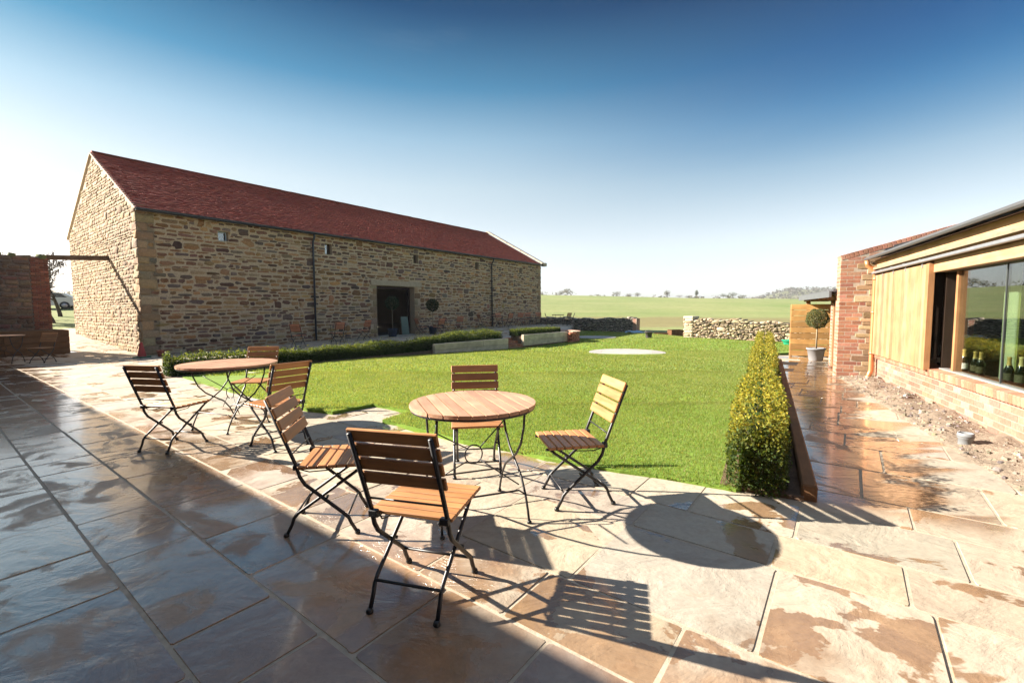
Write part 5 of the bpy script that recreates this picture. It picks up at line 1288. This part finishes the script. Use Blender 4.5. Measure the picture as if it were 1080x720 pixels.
# ------------------------------------------------------------------ trees
def bare_tree(name, label, loc, H, seed, cat='tree', spread=.5, group=None, depth=5, r0=None, rmin=.016, col=(.05, .04, .032)):
    rr = random.Random(seed); t = thing(name, label, cat, loc, rr.uniform(0, 6), group)
    tr = MB(); cr_ = MB(); r0 = r0 or H * .028
    def grow(p, d, L, r, lev):
        n = 4 if lev < 3 else 3; pts = [p]; rad = [r]; q = Vector(p); dd = d.copy()
        for i in range(n):
            dd = (dd + Vector((rr.gauss(0, .13), rr.gauss(0, .13), rr.gauss(.04, .10)))).normalized(); q = q + dd * (L / n); pts.append(q.copy()); rad.append(max(r * (1 - .5 * (i + 1) / n), rmin))
        (tr if lev == 0 else cr_).tube(pts, rad, 6 if lev == 0 else (5 if lev < 2 else 3), col, False)
        if lev >= depth: return
        m = rr.randint(3, 4) if lev < depth - 1 else rr.randint(3, 5)
        for k in range(m):
            i = rr.randint(max(1, n - 2), n) if lev else rr.randint(2, n)
            ax = Vector((rr.gauss(0, 1), rr.gauss(0, 1), rr.gauss(0, .5))); side = (ax - dd * ax.dot(dd)).normalized()
            nd = (dd + side * rr.uniform(.5, 1.1) * (spread * 2)).normalized(); nd.z += .12; nd.normalize()
            grow(pts[i], nd, L * rr.uniform(.58, .8), rad[i] * rr.uniform(.5, .72), lev + 1)
    grow(Vector((0, 0, -.3)), Vector((0, 0, 1)), H * .36, r0, 0)
    tr.build('trunk', M['bark'], t); cr_.build('crown', M['bark'], t); return t
def zl(x, y): return float(h_land(np.array(float(x)), np.array(float(y))))
for k, (x, y, H, lab) in enumerate(((-27.6, 27.2, 5.6, 'bare winter tree in the gap between the garden wall and the barn gable'), (-31.0, 28.5, 5.0, 'bare winter tree showing above the mossy garden wall'), (-31.5, 31.5, 5.4, 'bare winter tree farther back behind the parked car'))):
    bare_tree('bare_tree', lab, (x, y, zl(x, y)), H, 100 + k, group='bare trees behind the garden wall', depth=5, spread=.55)
# far off: single trees along the skyline, then the hedgerow and the woods
FT = [(196, 'round'), (560, 'x')]
rng = np.random.default_rng(17); rr = random.Random(44)
def far_tree(px, dist, H, W, label, pal, dens=500):
    H *= 1.15; W *= 1.1; x = (px - 540) / 475 * dist; z = zl(x, dist); t = thing('distant_tree', label, 'tree', (x, dist, z), 0, 'trees along the skyline')
    mb = MB(); mb.tube([(0, 0, -1.5), (.05 * H * .2, 0, H * .3), (0, 0, H * .75)], [H * .03, H * .022, H * .006], 6, (.09, .075, .06))
    for k in range(9):
        a = rr.uniform(0, 6.3); e = rr.uniform(.5, .95); mb.tube([(0, 0, H * rr.uniform(.25, .5)), (math.cos(a) * W * .3, math.sin(a) * W * .3, H * e)], [H * .012, H * .004], 4, (.09, .075, .06))
    mb.build('trunk', M['bark'], t)
    n = dens; d = rng.normal(0, 1, (n, 3)); d /= np.linalg.norm(d, axis=1)[:, None]; r = rng.random(n) ** .45
    lob = 1 + .3 * np.sin(d[:, 0] * 4 + px) * np.cos(d[:, 2] * 5 + px * .3)
    P3 = d * (r * lob)[:, None] * np.array([W / 2, W / 2, H * .36]) + np.array([0, 0, H * .62])
    V, F, C = leaves(P3, H * .07, rng, palette(pal, n, rng, .25), .1, 1.3); mb = MB(); mb.keep = True; mb.np_add(V, F, C, True); mb.build('crown', M['treeleaf'], t)
TW_ = [(.11, .10, .075), (.09, .085, .06), (.13, .12, .09)]; EV = [(.06, .075, .045), (.08, .09, .05)]
for px, dist, H, W, lab, pal in ((598, 262, 4.2, 6.0, 'broad bare tree on the skyline just right of the barn', TW_), (592, 266, 3.0, 3.6, 'small bare tree on the skyline nearest the barn corner', TW_), (650, 264, 3.4, 5.0, 'low spreading tree left of the middle of the skyline', TW_), (663, 268, 2.6, 4.2, 'smaller twiggy tree beside the low spreading one', TW_), (672, 266, 3.0, 4.2, 'third tree of the loose skyline row', TW_),
                                 (703, 262, 4.0, 3.6, 'taller single tree in the middle of the skyline', TW_), (734, 262, 4.4, 1.9, 'slim upright tree on the skyline right of the middle', EV), (716, 268, 1.9, 4.4, 'small bush on the skyline between the two taller trees', TW_), (724, 268, 1.6, 3.6, 'small bush on the skyline left of the slim tree', TW_),
                                 (772, 250, 3.2, 5.2, 'dense dark bush at the right end of the skyline', EV), (762, 258, 2.6, 4.2, 'second dark bush beside the dense one', EV), (782, 256, 2.2, 4.6, 'lower grey-green bush right of the dense one', EV)):
    far_tree(px, dist, H, W, lab, pal)
def scatter_wood(name, pts, hs, size, pal, rng, per=26):
    n = len(pts); c = np.repeat(pts, per, 0); h = np.repeat(hs, per)[:, None]
    P3 = c + np.concatenate([rng.normal(0, 1, (n * per, 2)) * h * .36, rng.uniform(.05, 1., (n * per, 1)) * h], 1)
    V, F, C = leaves(P3, size, rng, palette(pal, n * per, rng, .3), .1, 1.3); mb = MB(); mb.keep = True; mb.np_add(V, F, C, True); tag(mb.build(name, M['treeleaf']), kind='stuff')
x = rng.uniform(-330, 260, 420); y = 258 + rng.uniform(-4, 8, 420); k = rng.random(420) < (.45 + .55 * np.sin(x * .08) ** 2); x, y = x[k], y[k]
scatter_wood('hedgerow', np.stack([x, y, h_land(x, y) - .2], 1), rng.uniform(1.0, 2.6, len(x)) * np.where(x < 45, 1.3, .8), .75, TW_, rng, 20)
x = rng.uniform(200, 700, 2200); y = rng.uniform(470, 680, 2200); a = x / y
zz = -12 + 37 * np.exp(-((y - 640) / 120) ** 2) * sstep(.38, .64, a) * (1 + .06 * np.sin(x * .02))
k = (a > .42) & (a < 1.4) & ((np.sin(x * .03) * np.cos(y * .05) > -.1) | (y > 610)); x, y, zz = x[k], y[k], zz[k]
scatter_wood('woodland', np.stack([x, y, zz - .5], 1), rng.uniform(2.5, 6, len(x)), 2.2, [(.10, .095, .085), (.085, .085, .075), (.12, .11, .095)], rng, 12)

# parked car glimpsed between garden wall and gable
cz = zl(-38, 38); car = thing('parked_car', 'silver car parked on the grass, glimpsed between garden wall and gable', 'car', (-39.4, 38.2, cz), R(35))
prof = [(-2.1, .35), (-2.12, .72), (-1.95, .92), (-1.25, 1.0), (-.62, 1.42), (.35, 1.47), (1.2, 1.38), (1.85, .98), (2.05, .9), (2.1, .45), (2.05, .32)]
mb = MB(); mb.prism(prof, (0, -.83, 0), (1, 0, 0), (0, 0, 1), (0, 1, 0), 1.66, (.45, .48, .52)); mb.build('body', M['zinc'], car)
mb = MB(); mb.prism([(-1.17, 1.02), (-.62, 1.37), (-.55, 1.37), (-1.05, 1.0)], (0, -.72, .03), (1, 0, 0), (0, 0, 1), (0, 1, 0), 1.44, (.3, .42, .5)); mb.build('windscreen', M['bottle'], car)
for sy in (-.835, .815): mb = MB(); mb.prism([(-.9, 1.02), (-.52, 1.36), (.35, 1.40), (1.1, 1.32), (1.5, 1.0)], (0, sy, 0), (1, 0, 0), (0, 0, 1), (0, 1, 0), .02, (.05, .06, .07)); mb.build('side_window', M['bottle'], car)
for sx in (-1.3, 1.3):
    for sy in (-.76, .76):
        mb = MB(); mb.tube([(sx, sy - .1, .32), (sx, sy + .1, .32)], .32, 18, (.02, .02, .02)); w = mb.build('wheel', M['plain'], car)
        mb = MB(); mb.tube([(sx, sy - .105, .32), (sx, sy + .105, .32)], .19, 14, (.4, .4, .42)); mb.build('rim', M['zinc'], w)
for sy in (-.6, .6): mb = MB(); mb.box((-2.1, sy, .72), (.06, .32, .14), (.7, .7, .68), None, .02); mb.build('headlight', M['plain'], car)

# ------------------------------------------------------------------ the air: pale haze round the whole place
hz = MB(); hz.box((50, 450, 10), (1760, 1140, 58))
M['haze'] = bpy.data.materials.new('haze_air'); M['haze'].use_nodes = True; _h = M['haze'].node_tree; _h.nodes.clear()
_o = _h.nodes.new('ShaderNodeOutputMaterial'); _v = _h.nodes.new('ShaderNodeVolumePrincipled'); _h.links.new(_v.outputs[0], _o.inputs['Volume'])
_v.inputs['Color'].default_value = (.90, .95, 1, 1); _v.inputs['Density'].default_value = .0003
tag(hz.build('haze', M['haze']), kind='stuff')
